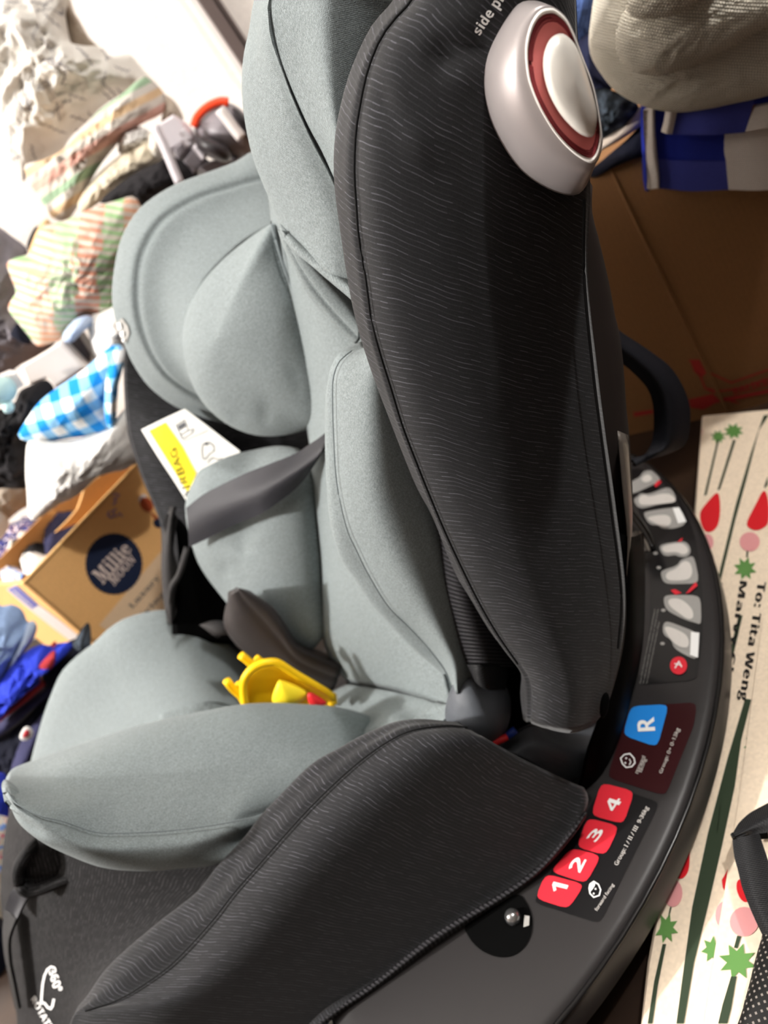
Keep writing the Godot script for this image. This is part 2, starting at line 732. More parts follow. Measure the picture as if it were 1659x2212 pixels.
func make_materials() -> void:
	# grey knit: fine weave with lighter flecks
	var S := 512
	var knit := picture(S, S, func(x: int, y: int):
		var w := 0.5 + 0.5 * sin((x + 0.6 * y) * TAU / 8.0) * sin((y - 0.25 * x) * TAU / 8.0)
		var g := rnd(x / 2, y / 2, 1) * 0.5 + rnd(x / 3, y / 5, 2) * 0.5
		return grey(clampf(0.66 + 0.16 * w + 0.28 * (g - 0.35), 0, 1)))
	var knit_h := picture(S, S, func(x: int, y: int):
		var w := 0.5 + 0.5 * sin((x + 0.6 * y) * TAU / 8.0) * sin((y - 0.25 * x) * TAU / 8.0)
		return grey(0.6 * w + 0.4 * rnd(x / 3, y / 3, 7)))
	M.knit = mat(Color8(150, 160, 161), 0.8, tex(knit), bump(knit_h, 1.6), 0.1, 0.5)
	M.knit.rim_enabled = true
	M.knit.rim = 0.25
	M.plain_tex = tex(picture(256, 256, func(x: int, y: int): return grey(0.86 + 0.14 * (rnd(x / 2, y / 2, 3) * 0.6 + rnd(x, y, 4) * 0.4))))
	M.plain_nrm = bump(picture(256, 256, func(x: int, y: int): return grey(0.5 + 0.3 * sin(x * TAU / 4.0) * sin(y * TAU / 4.0) + 0.2 * rnd(x / 2, y / 2, 5))), 1.2)
	# black heather knit with pale broken lines across
	var n2 := FastNoiseLite.new()
	n2.seed = 5
	n2.frequency = 0.02
	var heather := picture(S, S, func(x: int, y: int):
		var wob := 1.6 * sin(x * TAU / 512.0 * 3.0) + 1.0 * sin(x * TAU / 512.0 * 8.0 + 1.0)
		var row := (y + wob + 512.0) / 12.8
		var ph: float = row - floor(row)
		var k := int(floor(row)) % 40
		var on: float = clampf(0.22 + 1.2 * rnd(x / 20, k, 11) * rnd(x / 60, k, 13), 0, 1)
		var line := maxf(0.0, 1.0 - absf(ph - 0.5) * 6.0) * on
		var g := rnd(x, y, 12) * 0.5 + rnd(x / 2, y / 2, 14) * 0.5
		var v: float = 0.082 + 0.06 * (g - 0.4) + 0.25 * line
		return Color(v * 0.97, v * 0.97, v * 1.05))
	var heather_h := picture(S, S, func(x: int, y: int):
		var wob := 1.6 * sin(x * TAU / 512.0 * 3.0) + 1.0 * sin(x * TAU / 512.0 * 8.0 + 1.0)
		var row := (y + wob + 512.0) / 12.8
		var ph: float = row - floor(row)
		return grey(0.35 + 0.4 * maxf(0.0, 1.0 - absf(ph - 0.5) * 3.0) + 0.25 * rnd(x / 2, y / 2, 16)))
	M.heather = mat(Color(1, 1, 1), 0.82, tex(heather), bump(heather_h, 1.8), 0.128, 0.35)
	M.heather.rim_enabled = true
	M.heather.rim = 0.2
	var fuzz := picture(256, 256, func(x: int, y: int):
		var line := pow(0.5 + 0.5 * sin((x + 3.0 * sin(y * TAU / 128.0)) * TAU / 16.0), 3.0)
		var v: float = 0.07 + 0.16 * line * rnd(x / 16, y / 24, 4) + 0.09 * (rnd(x / 2, y / 2, 21) - 0.4)
		return Color(v, v * 0.97, v))
	M.apron = mat(Color(1, 1, 1), 0.85, tex(fuzz), bump(fuzz, 4.0), 0.055, 0.6)
	# webbing: narrow ribs and a faint twill
	var web := picture(128, 128, func(x: int, y: int):
		var v := 0.62 + 0.3 * sin(y * TAU / 8.0) + 0.1 * sin((x + y) * TAU / 16.0)
		return grey(clampf(v, 0, 1)))
	M.web_tex = tex(web)
	M.web_nrm = bump(web, 2.5)
	M.belt = mat(Color8(76, 76, 82), 0.45, M.web_tex, M.web_nrm, 0.02, 0.8)
	M.web_black = mat(Color8(46, 46, 48), 0.6, M.web_tex, M.web_nrm, 0.02, 1.0)
	M.navy_web = mat(Color8(20, 22, 34), 0.7, M.web_tex, M.web_nrm, 0.02, 0.6)
	var rib := picture(64, 128, func(x: int, y: int): return grey(0.5 + 0.5 * sin(y * TAU / 16.0)))
	M.rib = mat(Color8(56, 54, 58), 0.7, tex(picture(64, 128, func(x: int, y: int): return grey(0.5 + 0.25 * sin(y * TAU / 16.0) + 0.25 * rnd(x, y, 31)))), bump(rib, 5.0), 0.03, 1.0)
	M.black_soft = mat(Color8(40, 38, 38), 0.7, M.plain_tex, M.plain_nrm, 0.05, 0.5)
	M.leather = mat(Color8(52, 47, 46), 0.5, M.plain_tex, M.plain_nrm, 0.05, 0.5)
	M.satin = mat(Color8(88, 92, 98), 0.38, M.plain_tex, M.plain_nrm, 0.03, 0.9)
	M.seam = mat(Color8(14, 14, 15), 0.9)
	M.seam_grey = mat(Color8(112, 120, 122), 0.9)
	M.plastic = mat(Color8(40, 38, 38), 0.4)
	M.gloss = mat(Color8(20, 19, 19), 0.22)
	M.shell = mat(Color8(36, 29, 26), 0.75)
	M.shell_grey = mat(Color8(96, 90, 84), 0.3)
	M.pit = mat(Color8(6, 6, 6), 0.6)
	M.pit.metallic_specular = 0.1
	M.chrome = mat(Color8(170, 170, 170), 0.15)
	M.chrome.metallic = 0.9
	M.silver = mat(Color8(158, 151, 150), 0.38)
	M.silver.metallic = 0.4
	M.cap = mat(Color8(224, 220, 212), 0.22)
	M.cap.metallic = 0.2
	M.ring = mat(Color8(240, 236, 230), 0.4)
	M.coral = mat(Color8(216, 120, 118), 0.45)
	M.coral_dark = mat(Color8(128, 44, 50), 0.5)
	M.white_ink = mat(Color8(238, 238, 236), 0.6)
	M.grey_ink = mat(Color8(150, 148, 144), 0.6)
	M.pale_ink = mat(Color8(205, 200, 194), 0.6)
	M.red_ink = mat(Color8(205, 38, 52), 0.5)
	M.blue_ink = mat(Color8(30, 124, 204), 0.5)
	M.black_ink = mat(Color8(20, 19, 20), 0.55)
	M.panel = mat(Color8(22, 21, 22), 0.3)
	M.panel_red = mat(Color8(46, 18, 20), 0.3)
	M.paper = mat(Color8(240, 240, 234), 0.7)
	M.yellow_ink = mat(Color8(248, 222, 40), 0.6)
	M.line_ink = mat(Color8(90, 92, 96), 0.7)
	M.yellow = mat(Color8(248, 198, 20), 0.4)
	M.yellow_pale = mat(Color8(252, 226, 50), 0.4)
	M.red_plastic = mat(Color8(206, 40, 44), 0.4)
	M.blue_plastic = mat(Color8(28, 52, 130), 0.4)
	# room
	var plaster := tex(picture(256, 256, func(x: int, y: int): return grey(0.95 + 0.05 * rnd(x / 2, y / 2, 41))))
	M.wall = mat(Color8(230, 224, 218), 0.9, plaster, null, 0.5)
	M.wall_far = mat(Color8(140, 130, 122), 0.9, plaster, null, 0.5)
	M.ceiling = mat(Color8(215, 212, 208), 0.9, plaster, null, 0.5)
	var wood := picture(256, 256, func(x: int, y: int): return Color(0.42, 0.29, 0.19).lerp(Color(0.25, 0.16, 0.1), 0.5 + 0.3 * sin(y * 0.12 + 2.0 * sin(x * 0.025)) + 0.2 * (rnd(x / 12, y, 43) - 0.5)))
	M.floor = mat(Color(0.5, 0.52, 0.55), 0.5, tex(wood), null, 0.6)
	M.trim = mat(Color8(214, 206, 202), 0.6)
	M.frame_dark = mat(Color8(84, 73, 70), 0.5)
	M.frame_black = mat(Color8(26, 20, 18), 0.5)
	M.lamp = mat(Color8(255, 246, 232), 0.5)
	M.lamp.emission_enabled = true
	M.lamp.emission = Color8(255, 240, 220)
	M.lamp.emission_energy_multiplier = 6.0
	# card and paper
	var card := picture(256, 256, func(x: int, y: int): return grey(0.92 + 0.06 * rnd(x / 3, y / 3, 51) + 0.008 * sin(x * TAU / 16.0)))
	M.card_tex = tex(card)
	M.card = mat(Color8(232, 180, 116), 0.8, M.card_tex, null, 0.1)
	M.card_dark = mat(Color8(128, 90, 55), 0.8, M.card_tex, null, 0.1)
	M.card_pale = mat(Color8(226, 196, 160), 0.75, M.card_tex, null, 0.1)
	M.card_edge = mat(Color8(236, 190, 124), 0.8)
	M.navy_ink = mat(Color8(22, 32, 56), 0.6)
	M.cream_ink = mat(Color8(214, 196, 186), 0.6)
	M.tape = mat(Color8(206, 196, 190), 0.3)
	M.tape_blue = mat(Color8(74, 76, 160), 0.3)
	M.purple_ink = mat(Color8(140, 124, 160), 0.6)
	M.rust = mat(Color8(150, 66, 36), 0.5)
	M.plane_ink = mat(Color8(150, 40, 36), 0.7)
	M.wrap = mat(Color8(232, 214, 190), 0.55, plaster, null, 0.3)
	M.wrap_stem = mat(Color8(44, 56, 40), 0.5)
	M.wrap_green = mat(Color8(86, 128, 66), 0.5)
	M.wrap_red = mat(Color8(196, 28, 36), 0.5)
	M.wrap_pink = mat(Color8(206, 142, 142), 0.5)
	# towels and laundry
	var terry := picture(256, 256, func(x: int, y: int):
		var cx := x + 3.0 * sin(y * TAU / 64.0)
		var a := (fmod(cx + (4.0 if (y / 8) % 2 == 1 else 0.0) + 256.0, 8.0) - 4.0) / 4.0
		var b := (fmod(float(y), 8.0) - 4.0) / 4.0
		return grey(clampf(1.0 - 0.75 * (a * a + b * b * 0.8), 0, 1) * (0.8 + 0.2 * rnd(x / 8, y / 8, 61))))
	M.terry_h = tex(terry)
	M.terry_nrm = bump(terry, 4.0)
	var terry_c := picture(256, 256, func(x: int, y: int): return grey(0.8 + 0.2 * terry.get_pixel(x, y).r))
	M.terry_tex = tex(terry_c)
	M.terry = mat(Color8(255, 247, 228), 0.95, M.terry_tex, M.terry_nrm, 0.075, 1.2)
	M.terry.heightmap_enabled = true
	M.terry.heightmap_texture = M.terry_h
	M.terry.heightmap_scale = 0.05
	M.terry_blue = mat(Color8(30, 44, 150), 0.95, M.terry_tex, M.terry_nrm, 0.06, 0.8)
	M.terry_white = mat(Color8(226, 216, 208), 0.95, M.terry_tex, M.terry_nrm, 0.06, 0.8)
	M.woven_blue = mat(Color8(62, 68, 150), 0.9, M.plain_tex, M.plain_nrm, 0.08, 0.8)
	M.denim = mat(Color8(92, 120, 186), 0.9, tex(picture(128, 128, func(x: int, y: int): return grey(0.65 + 0.35 * rnd(x / 2, y / 9, 63)))), M.plain_nrm, 0.08, 0.8)
	M.navy = cloth(Color8(28, 32, 58))
	M.navy_dark = cloth(Color8(17, 19, 34))
	M.slate = mat(Color8(74, 84, 96), 0.9, tex(picture(128, 128, func(x: int, y: int):
		n2.frequency = 0.06
		return grey(clampf(0.62 + 0.7 * n2.get_noise_2d(x, y), 0.2, 1)))), M.plain_nrm, 0.1, 0.5)
	M.beige = cloth(Color8(206, 190, 176))
	var ging := picture(128, 128, func(x: int, y: int):
		var a := 1.0 if (x / 32) % 2 == 0 else 0.0
		var b := 1.0 if (y / 32) % 2 == 0 else 0.0
		return Color(0.96, 0.97, 0.98).lerp(Color(0.06, 0.5, 0.83), 0.48 * (a + b)))
	M.gingham = mat(Color(1, 1, 1), 0.95, tex(ging), M.plain_nrm, 0.064, 0.3)
	var pastel := picture(512, 512, func(x: int, y: int):
		var cols := [Color(0.99, 0.66, 0.54), Color(0.68, 0.88, 0.62), Color(0.99, 0.74, 0.6), Color(0.74, 0.9, 0.68)]
		n2.frequency = 0.008
		var q := x + 26.0 * n2.get_noise_2d(x, y)
		var band := int(floor(q / 64.0 + 8.0)) % 8
		var dash := 0.5 + 0.5 * sin((y + 5.0 * n2.get_noise_2d(y * 3, x)) * TAU / 22.0)
		return Color(0.97, 0.94, 0.9).lerp(cols[band % 4], clampf(dash * 1.2 - 0.15, 0.05, 0.95)))
	M.pastel = mat(Color(0.82, 0.81, 0.8), 0.95, tex(pastel), M.plain_nrm, 0.26, 0.4)
	var pastel2 := picture(256, 256, func(x: int, y: int):
		var cols := [Color(0.98, 0.78, 0.72), Color(0.95, 0.92, 0.88), Color(0.7, 0.83, 0.7), Color(0.95, 0.93, 0.9), Color(0.99, 0.86, 0.7), Color(0.95, 0.92, 0.88)]
		return (cols[(y / 21) % 6] as Color))
	M.pastel_line = mat(Color(0.8, 0.79, 0.78), 0.95, tex(pastel2), M.plain_nrm, 0.13, 0.4)
	# white cotton with loose grey twigs
	var twigs := Image.create(512, 512, false, Image.FORMAT_RGB8)
	twigs.fill(Color(0.86, 0.84, 0.81))
	var g := RandomNumberGenerator.new()
	g.seed = 4
	for k in 70:
		var p := Vector2(g.randf() * 512, g.randf() * 512)
		var d := Vector2.from_angle(g.randf() * TAU)
		for s in 26:
			p += d * 2.0
			d = d.rotated(g.randf_range(-0.16, 0.16))
			stamp(twigs, p, 1, Color(0.5, 0.48, 0.49))
			if s % 4 == 3:
				var e := d.rotated(0.9 if s % 8 == 3 else -0.9)
				for t in 7:
					stamp(twigs, p + e * t * 1.6, 1 if t < 5 else 0, Color(0.54, 0.52, 0.52))
	M.twigs = mat(Color(1, 1, 1), 0.95, tex(twigs), M.plain_nrm, 0.22, 0.4)
	M.cream = cloth(Color8(226, 214, 190))
	M.white = cloth(Color8(240, 237, 232))
	M.ivory = cloth(Color8(228, 220, 206))
	M.black_cloth = cloth(Color8(36, 34, 36))
	M.grey_cloth = cloth(Color8(140, 134, 140))
	M.greige = cloth(Color8(190, 176, 160))
	M.tan = cloth(Color8(216, 180, 136))
	M.royal = cloth(Color8(44, 62, 190))
	M.sky = cloth(Color8(160, 186, 228))
	M.pale_blue = cloth(Color8(186, 202, 228))
	M.mid_navy = cloth(Color8(54, 54, 84))
	M.red_cloth = cloth(Color8(170, 52, 58))
	M.mint = mat(Color8(190, 222, 222), 0.5)
	M.white_plastic = mat(Color8(222, 214, 210), 0.45)
	M.carton = mat(Color8(232, 222, 214), 0.7)
	M.grey_plastic = mat(Color8(128, 122, 126), 0.4)
	M.pale_plastic = mat(Color8(208, 202, 206), 0.4)
	M.dark_plastic = mat(Color8(48, 44, 46), 0.35)
	M.orange_plastic = mat(Color8(236, 74, 40), 0.4)
	var floral := picture(256, 256, func(x: int, y: int):
		n2.frequency = 0.045
		var v := n2.get_noise_2d(x, y)
		var w := n2.get_noise_2d(x + 500, y + 90)
		return Color(0.93, 0.86, 0.86) if v > 0.33 else Color(0.85, 0.62, 0.5) if w > 0.38 else Color(0.3, 0.3, 0.55) if v < -0.3 else Color(0.1, 0.12, 0.3))
	M.floral = mat(Color(1, 1, 1), 0.95, tex(floral), M.plain_nrm, 0.16, 0.4)
	var confetti := picture(128, 128, func(x: int, y: int):
		n2.frequency = 0.08
		var v := n2.get_noise_2d(x, y + 300)
		return Color(0.9, 0.5, 0.6) if v > 0.3 else Color(0.5, 0.65, 0.92) if v < -0.15 else Color(0.94, 0.9, 0.84))
	M.confetti = mat(Color(1, 1, 1), 0.9, tex(confetti), null, 0.16)
	var meshy := picture(64, 64, func(x: int, y: int): return grey(0.62 if Vector2(x % 8 - 4, y % 8 - 4).length() < 1.9 else 0.09))
	M.mesh_bag = mat(Color8(200, 190, 180), 0.7, tex(meshy), null, 0.03)
	var strp := picture(64, 64, func(x: int, y: int): return Color(0.86, 0.84, 0.82) if (x > 12 and x < 20) or (x > 28 and x < 36) else Color(0.36, 0.4, 0.5))
	M.striped_blue = mat(Color(1, 1, 1), 0.95, tex(strp), M.plain_nrm, 0.05, 0.4)

func stamp(im: Image, p: Vector2, r: int, c: Color) -> void:
	for dx in range(-r, r + 1):
		for dy in range(-r, r + 1):
			im.set_pixel(posmod(int(p.x) + dx, im.get_width()), posmod(int(p.y) + dy, im.get_height()), c)

# ---------------------------------------------------------------- the child seat
func seam(rail: PackedVector3Array, r: float, parent: Node, called := "seam", m: Material = null) -> void:
	put(called, tube(rail, r, 6, 60), m if m else M.seam, parent)

func dent(x1: float, y1: float, x2: float, y2: float, z: float, r: float, d: float) -> Array:
	return [pz(x1, y1, z), pz(x2, y2, z), r, d]

func child_seat() -> void:
	var t := thing("child_car_seat", "reclined child car seat in grey knit and black heather fabric on a round swivel base", "car seat")
	# --- round base
	var cx := -0.2836
	var cz := -0.7818
	var RR := 0.4998
	var ring := func(k: float, h: float) -> PackedVector3Array:
		var c := PackedVector3Array()
		for i in 120:
			var a := TAU * i / 120
			c.append(Vector3(cx + RR * k * cos(a) * (1.0 if cos(a) > 0 else 0.1), h, cz + RR * k * sin(a) * (1.0 if sin(a) > 0 else 0.45)))
		return c
	var base_mesh := loft([ring.call(0.75, 0.0), ring.call(0.8, 0.03), ring.call(0.955, 0.034), ring.call(0.985, 0.036), ring.call(0.997, 0.042), ring.call(1.0, 0.062), ring.call(0.997, 0.07), ring.call(0.985, 0.0735), ring.call(0.965, 0.075), ring.call(0.93, 0.077), ring.call(0.82, 0.081), ring.call(0.7, 0.083), ring.call(0.6, 0.083), ring.call(0.2, 0.083)], 120)
	var tris := PackedVector3Array()
	var arr := base_mesh.surface_get_arrays(0)
	var vs: PackedVector3Array = arr[Mesh.ARRAY_VERTEX]
	for k in (arr[Mesh.ARRAY_INDEX] as PackedInt32Array):
		tris.append(vs[k])
	surfaces.base = tris
	var base := put("swivel_base", base_mesh, M.plastic, t, "dark grey plastic swivel base with a glossy rim")
	put("rim_edge", tube(ring.call(1.0, 0.069), 0.0022, 8), M.gloss, base)
	base_prints(base)
	# --- back shell and dark under-body
	put("back_shell", patch([rz("1215,300,-.44 1250,430 1254,600 1272,802 1290,937 1312,1100 1332,1250"), rz("1279,400,-.46 1279,458 1296,526 1316,618 1327,683 1338,730 1346,800 1352,884 1358,940 1364,1020 1368,1100"), rz("1260,380,-.55 1265,440 1280,520 1300,620 1320,730 1335,880 1345,1000 1350,1080")], 30, 6, {"thick": 0.02}), M.shell, t, "dark brown plastic back edge of the shell")
	put("rear_shell", patch([PackedVector3Array([Vector3(0.03, 0.14, -.55), Vector3(0.07, 0.35, -.55), Vector3(0.1, 0.5, -.55)]), PackedVector3Array([Vector3(0.06, 0.14, -.74), Vector3(0.1, 0.35, -.74), Vector3(0.13, 0.52, -.74)]), PackedVector3Array([Vector3(0.05, 0.14, -.93), Vector3(0.09, 0.35, -.93), Vector3(0.12, 0.5, -.92)])], 16, 8, {"thick": 0.01}), M.shell, t)
	put("shell_edge", patch([rz("1334,930,-.43 1345,1060 1356,1160 1353,1260"), rz("1357,940,-.455 1363,1060 1364,1120 1355,1262")], 16, 4, {"thick": 0.006, "bulge": 0.002}), M.shell_grey, t)
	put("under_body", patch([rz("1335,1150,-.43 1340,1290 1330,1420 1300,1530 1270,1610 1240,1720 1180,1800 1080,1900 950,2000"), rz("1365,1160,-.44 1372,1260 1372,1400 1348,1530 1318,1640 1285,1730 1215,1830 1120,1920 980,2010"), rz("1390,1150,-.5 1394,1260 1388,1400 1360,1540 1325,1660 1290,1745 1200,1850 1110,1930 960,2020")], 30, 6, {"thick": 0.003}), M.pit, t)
	# --- backrest, seat pan
	put("backrest", patch([rz("985,1548,-.5 935,1350,-.52 880,1150,-.55 850,950,-.57 820,780,-.6 790,600,-.63 770,430,-.65 765,200,-.63 800,0,-.6 870,-220,-.56"), rz("870,1505,-.61 790,1300 760,1100,-.62 740,900,-.63 700,740,-.65 660,600,-.67 635,440,-.68 645,200,-.67 700,0,-.64 800,-220,-.6"), rz("760,1482,-.7 722,1440 697,1380 694,1302 691,1212 682,1121 673,1031 668,960,-.72 640,800,-.745 603,600 580,440,-.75 572,250,-.76 615,50,-.72 740,-220,-.65")], 48, 14, {"thick": 0.05, "amp": 0.0012, "freq": 14.0}), M.knit, t, "grey knit back panel")
	put("seat_pan", patch([rz("1000,1520,-.49 960,1556 900,1585 820,1606,-.53 600,1640,-.66 330,1690,-.74"), rz("960,1515,-.52 900,1548 840,1560,-.55 700,1600,-.63 450,1660,-.73"), rz("880,1497,-.6 800,1520 700,1560 500,1610,-.7 380,1660,-.75"), rz("750,1474,-.7 700,1500 600,1540 450,1600 330,1640")], 40, 12, {"thick": 0.05, "amp": 0.004, "freq": 26.0, "dents": [dent(880, 1545, 930, 1520, -.54, 0.006, 0.004), dent(905, 1560, 945, 1530, -.53, 0.005, -0.004), dent(925, 1530, 960, 1550, -.52, 0.004, 0.004)]}), M.knit, t, "grey knit seat cushion")
	# --- far wing with its airbag label
	put("far_side_cover", patch([rz("270,745,-.96 267,785 268,850 275,930,-.92 290,985 308,1037 335,1100 347,1139,-.88 349,1212 352,1272 361,1330 378,1400"), rz("370,770,-.95 365,830 370,890 388,960,-.89 410,1050 420,1120 425,1200,-.86 430,1280 440,1400"), rz("560,780,-.94 600,840 680,890,-.88 740,950,-.85 720,1050 700,1150 640,1250,-.84 600,1350 600,1450")], 44, 10, {"thick": 0.03, "keep": "farwing"}), M.heather, t, "black fabric far side cover")
	airbag_label(t)
	put("slot_trim", patch([rz("366,1098,-.845 352,1150 348,1220 352,1290 362,1350"), rz("372,1094,-.825 366,1150 362,1220 366,1290 370,1350"), rz("383,1096,-.825 371,1130 375,1190 386,1235 378,1290 370,1350")], 20, 6, {"thick": 0.01, "bulge": 0.003}), M.black_soft, t, "black fabric edge of the belt slot")
	put("slot_loop", patch([rz("398,1180,-.80 388,1215 380,1240 366,1262 363,1300"), rz("410,1184,-.795 400,1225 388,1255 375,1275 366,1310")], 16, 5, {"thick": 0.006, "bulge": 0.003}), M.black_soft, t)
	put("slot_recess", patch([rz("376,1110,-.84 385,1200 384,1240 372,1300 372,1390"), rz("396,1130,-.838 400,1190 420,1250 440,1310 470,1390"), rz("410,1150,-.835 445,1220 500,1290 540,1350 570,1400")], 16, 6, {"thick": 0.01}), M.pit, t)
	put("far_torso_pad", pillow(rz("405,1088,-.815 429,1022 447,1007 501,983 561,969,-.795 607,963 650,975,-.745 673,1031,-.715 682,1121 691,1212 694,1302 696,1375,-.705 660,1410,-.72 600,1405 540,1350,-.78 486,1284,-.81 447,1233 423,1182"), 60, 16, {"bulge": 0.035, "back": 0.03, "dents": [dent(490, 1226, 560, 1205, -.76, 0.008, 0.004)]}), M.knit, t, "grey knit torso pad on the far side")
	# --- far thigh pad
	put("far_thigh_pad", patch([rz("95,1700,-.9 105,1610 140,1520 190,1440 255,1380 354,1342 420,1352 474,1385 540,1435 600,1510"), rz("60,1700,-.87 73,1642 84,1604 101,1548 119,1500 139,1457 172,1424 210,1396 243,1364 284,1341 354,1327 420,1336 474,1367 528,1411 570,1460 610,1510"), rz("150,1700,-.81 185,1610 225,1540 285,1480 350,1445 420,1432 485,1450 540,1488 590,1530"), rz("280,1720,-.74 310,1650 345,1600 380,1565 430,1545 490,1540 550,1548 600,1570")], 44, 10, {"thick": 0.003, "bulge": 0.004}), M.knit, t, "grey knit thigh pad on the far side")
	# --- far headrest wing
	put("far_headrest_wing", patch([rz("640,340,-.93 560,345 515,365 460,385 395,410 340,440 305,472 276,520 262,570 256,627 259,674 270,711 286,755 304,790 332,828 374,862 410,882 460,900 560,925"), rz("625,318,-.9 547,327 509,349 451,371 383,396 328,428 292,461 263,512 249,566 242,627 245,674 256,711 274,758 292,794 321,834 365,870 401,888 451,906 500,922 560,932"), rz("632,345,-.872 553,356 502,376 444,396 385,421 338,452 305,490 281,539 271,596 269,647 276,693 290,738 314,780 338,814 378,850 420,876 470,896 550,915"), rz("640,375,-.86 560,385 495,403 437,421 386,447 347,476 318,519 300,566 294,620 296,667 307,718 325,765 354,808 390,837 437,863 480,880 545,900"), rz("650,420,-.845 570,425 500,450 440,480 400,520 370,570 355,630 358,690 368,740 385,785 415,825 455,855 500,875 560,890"), rz("655,480,-.81 600,485 540,515 488,560 444,609 420,660 412,718 416,765 430,810 455,850 500,880 560,895")], 60, 8, {"thick": 0.003, "groove": [3], "gdepth": 0.004, "keep": "farhead"}), M.knit, t, "grey knit far headrest wing with a stitched border")
	put("far_head_pad", pillow(rz("589,483,-.745 545,512,-.775 488,559,-.795 444,609,-.81 415,664,-.815 403,718 406,765 419,815,-.805 444,866 488,910,-.78 538,935 582,942,-.755 629,938 672,924,-.73 701,902,-.715 706,860,-.71 705,815 683,754 654,682,-.715 625,609 603,544,-.725 592,495"), 72, 18, {"bulge": 0.035, "back": 0.02, "mid": pz(515, 735, -.765), "dents": [dent(572, 910, 600, 830, -.73, 0.006, 0.004), dent(585, 905, 596, 850, -.73, 0.004, -0.003), dent(640, 835, 640, 800, -.71, 0.004, 0.003), dent(505, 905, 560, 860, -.75, 0.006, 0.002)]}), M.knit, t, "oval grey knit head pad on the far side")
	seam(rz("585,478,-.715 603,544,-.71 625,609 654,682 683,754 705,815 720,860"), 0.0012, t, "seam", M.seam_grey)
	var badge := put("brand_badge", print_poly(["255,697 266,686 279,704 282,720 274,742 268,738 262,715"], "farhead", 0.0015, 60.0), M.grey_ink, t, "small silver and grey badge")
	put("badge_mark", print_poly(["257,697 265,695 268,708 261,712", "263,717 271,713 273,724 266,728", "268,731 274,728 273,737 269,737"], "farhead", 0.003, 60.0), M.white_ink, badge)
	# --- shoulder belt, crotch pad
	put("shoulder_belt", patch([rz("715,920,-.66 700,937 668,960 637,980 585,1001,-.71 531,1022 485,1044 441,1067 402,1097,-.765"), rz("709,940,-.655 685,985 625,1025 560,1062,-.7 508,1088 455,1113 406,1140,-.76"), rz("708,960,-.66 700,970 682,1001 643,1052 576,1103,-.7 540,1120 501,1136 455,1160 408,1182,-.765")], 30, 6, {"thick": 0.002, "square": true}), M.belt, t, "dark grey webbing shoulder belt")
	put("buckle_pad", patch([rz("500,1290,-.73 487,1310 485,1357 521,1404 570,1440 640,1480 705,1500"), rz("492,1280,-.705 497,1310 512,1350 550,1390 600,1430 660,1470 720,1490"), rz("508,1272,-.69 525,1300 565,1345 605,1390 640,1430 690,1455 730,1470"), rz("520,1271,-.69 560,1293 590,1318 612,1352 635,1390 680,1415 738,1440"), rz("540,1276,-.72 572,1299 601,1324 625,1360 646,1386 690,1405 742,1425")], 30, 6, {"thick": 0.003, "groove": [2], "gdepth": 0.003}), M.leather, t, "black padded buckle cover")
	put("buckle_stem", patch([rz("430,1350,-.75 460,1340 490,1345 510,1370"), rz("470,1380,-.73 480,1372 500,1376 520,1410")], 8, 4, {"thick": 0.01, "bulge": 0.006}), M.black_soft, t)
	# --- near torso pad
	put("near_torso_pad", patch([rz("805,745,-.56 770,768 745,800 727,880 724,1000 735,1120 775,1220 830,1300 890,1372 945,1430 968,1495"), rz("790,734,-.525 778,739 742,756 721,786 711,824 704,862 702,938 704,1022 713,1127 734,1203 768,1254 800,1302 836,1342 890,1400 944,1447 959,1483 962,1512"), rz("797,742,-.505 760,755 733,778 719,812 717,853 719,938 725,1043 746,1140 768,1190 793,1241 836,1310 883,1357 926,1404 962,1454 977,1498 975,1514"), rz("805,752,-.47 795,800 790,860 792,950 800,1050 822,1130 855,1210 895,1290 935,1360 972,1430 985,1500"), rz("830,762,-.468 845,850 865,950 885,1050 915,1130 942,1230 966,1326 984,1392 999,1440 992,1500"), rz("860,770,-.476 880,860 910,950 935,1050 960,1140 985,1240 1005,1330 1015,1400 1025,1440 1000,1505")], 56, 8, {"thick": 0.003, "groove": [2], "gdepth": 0.002}), M.knit, t, "grey knit torso pad on the near side")
	seam(rz("760,757,-.501 733,780 720,814 718,853 720,938 727,1043 748,1140 770,1190 795,1241 838,1310 885,1357 928,1404 964,1454 978,1498"), 0.0005, t, "seam", M.seam_grey)
	# --- near headrest
	put("near_headrest_wing", patch([rz("760,-240,-.6 660,-170,-.62 605,-60,-.63 578,50 565,150 566,260 580,350 605,430 640,500"), rz("760,-250,-.585 650,-185,-.59 580,-70,-.59 550,0 539,60 527,114 522,169 524,226 533,286 548,347 569,401 590,450 606,498"), rz("762,-256,-.57 660,-190,-.555 590,-70,-.55 562,0 556,60 556,130 562,200 575,270 594,340 618,400 642,470 664,560"), rz("764,-258,-.56 670,-190,-.535 600,-70,-.525 573,0 571,60 578,120 598,190 620,270 650,340 682,420 705,500 712,598"), rz("766,-260,-.55 680,-190,-.525 606,-70,-.515 580,0 580,39 587,90 615,163 633,211 663,277 687,325 720,386 745,450 762,540 766,648")], 48, 8, {"thick": 0.003}), M.knit, t, "grey knit near headrest wing")
	put("near_headrest_lip", patch([rz("606,474,-.584 640,512,-.563 690,552,-.543 730,587,-.528 775,622,-.509"), rz("604,488,-.58 638,532,-.557 688,573,-.537 728,606,-.52 772,638,-.502"), rz("603,500,-.588 630,538,-.57 665,566,-.553 706,602,-.535 750,640,-.518 776,664,-.508")], 30, 6, {"thick": 0.004, "bulge": 0.002}), M.knit, t)
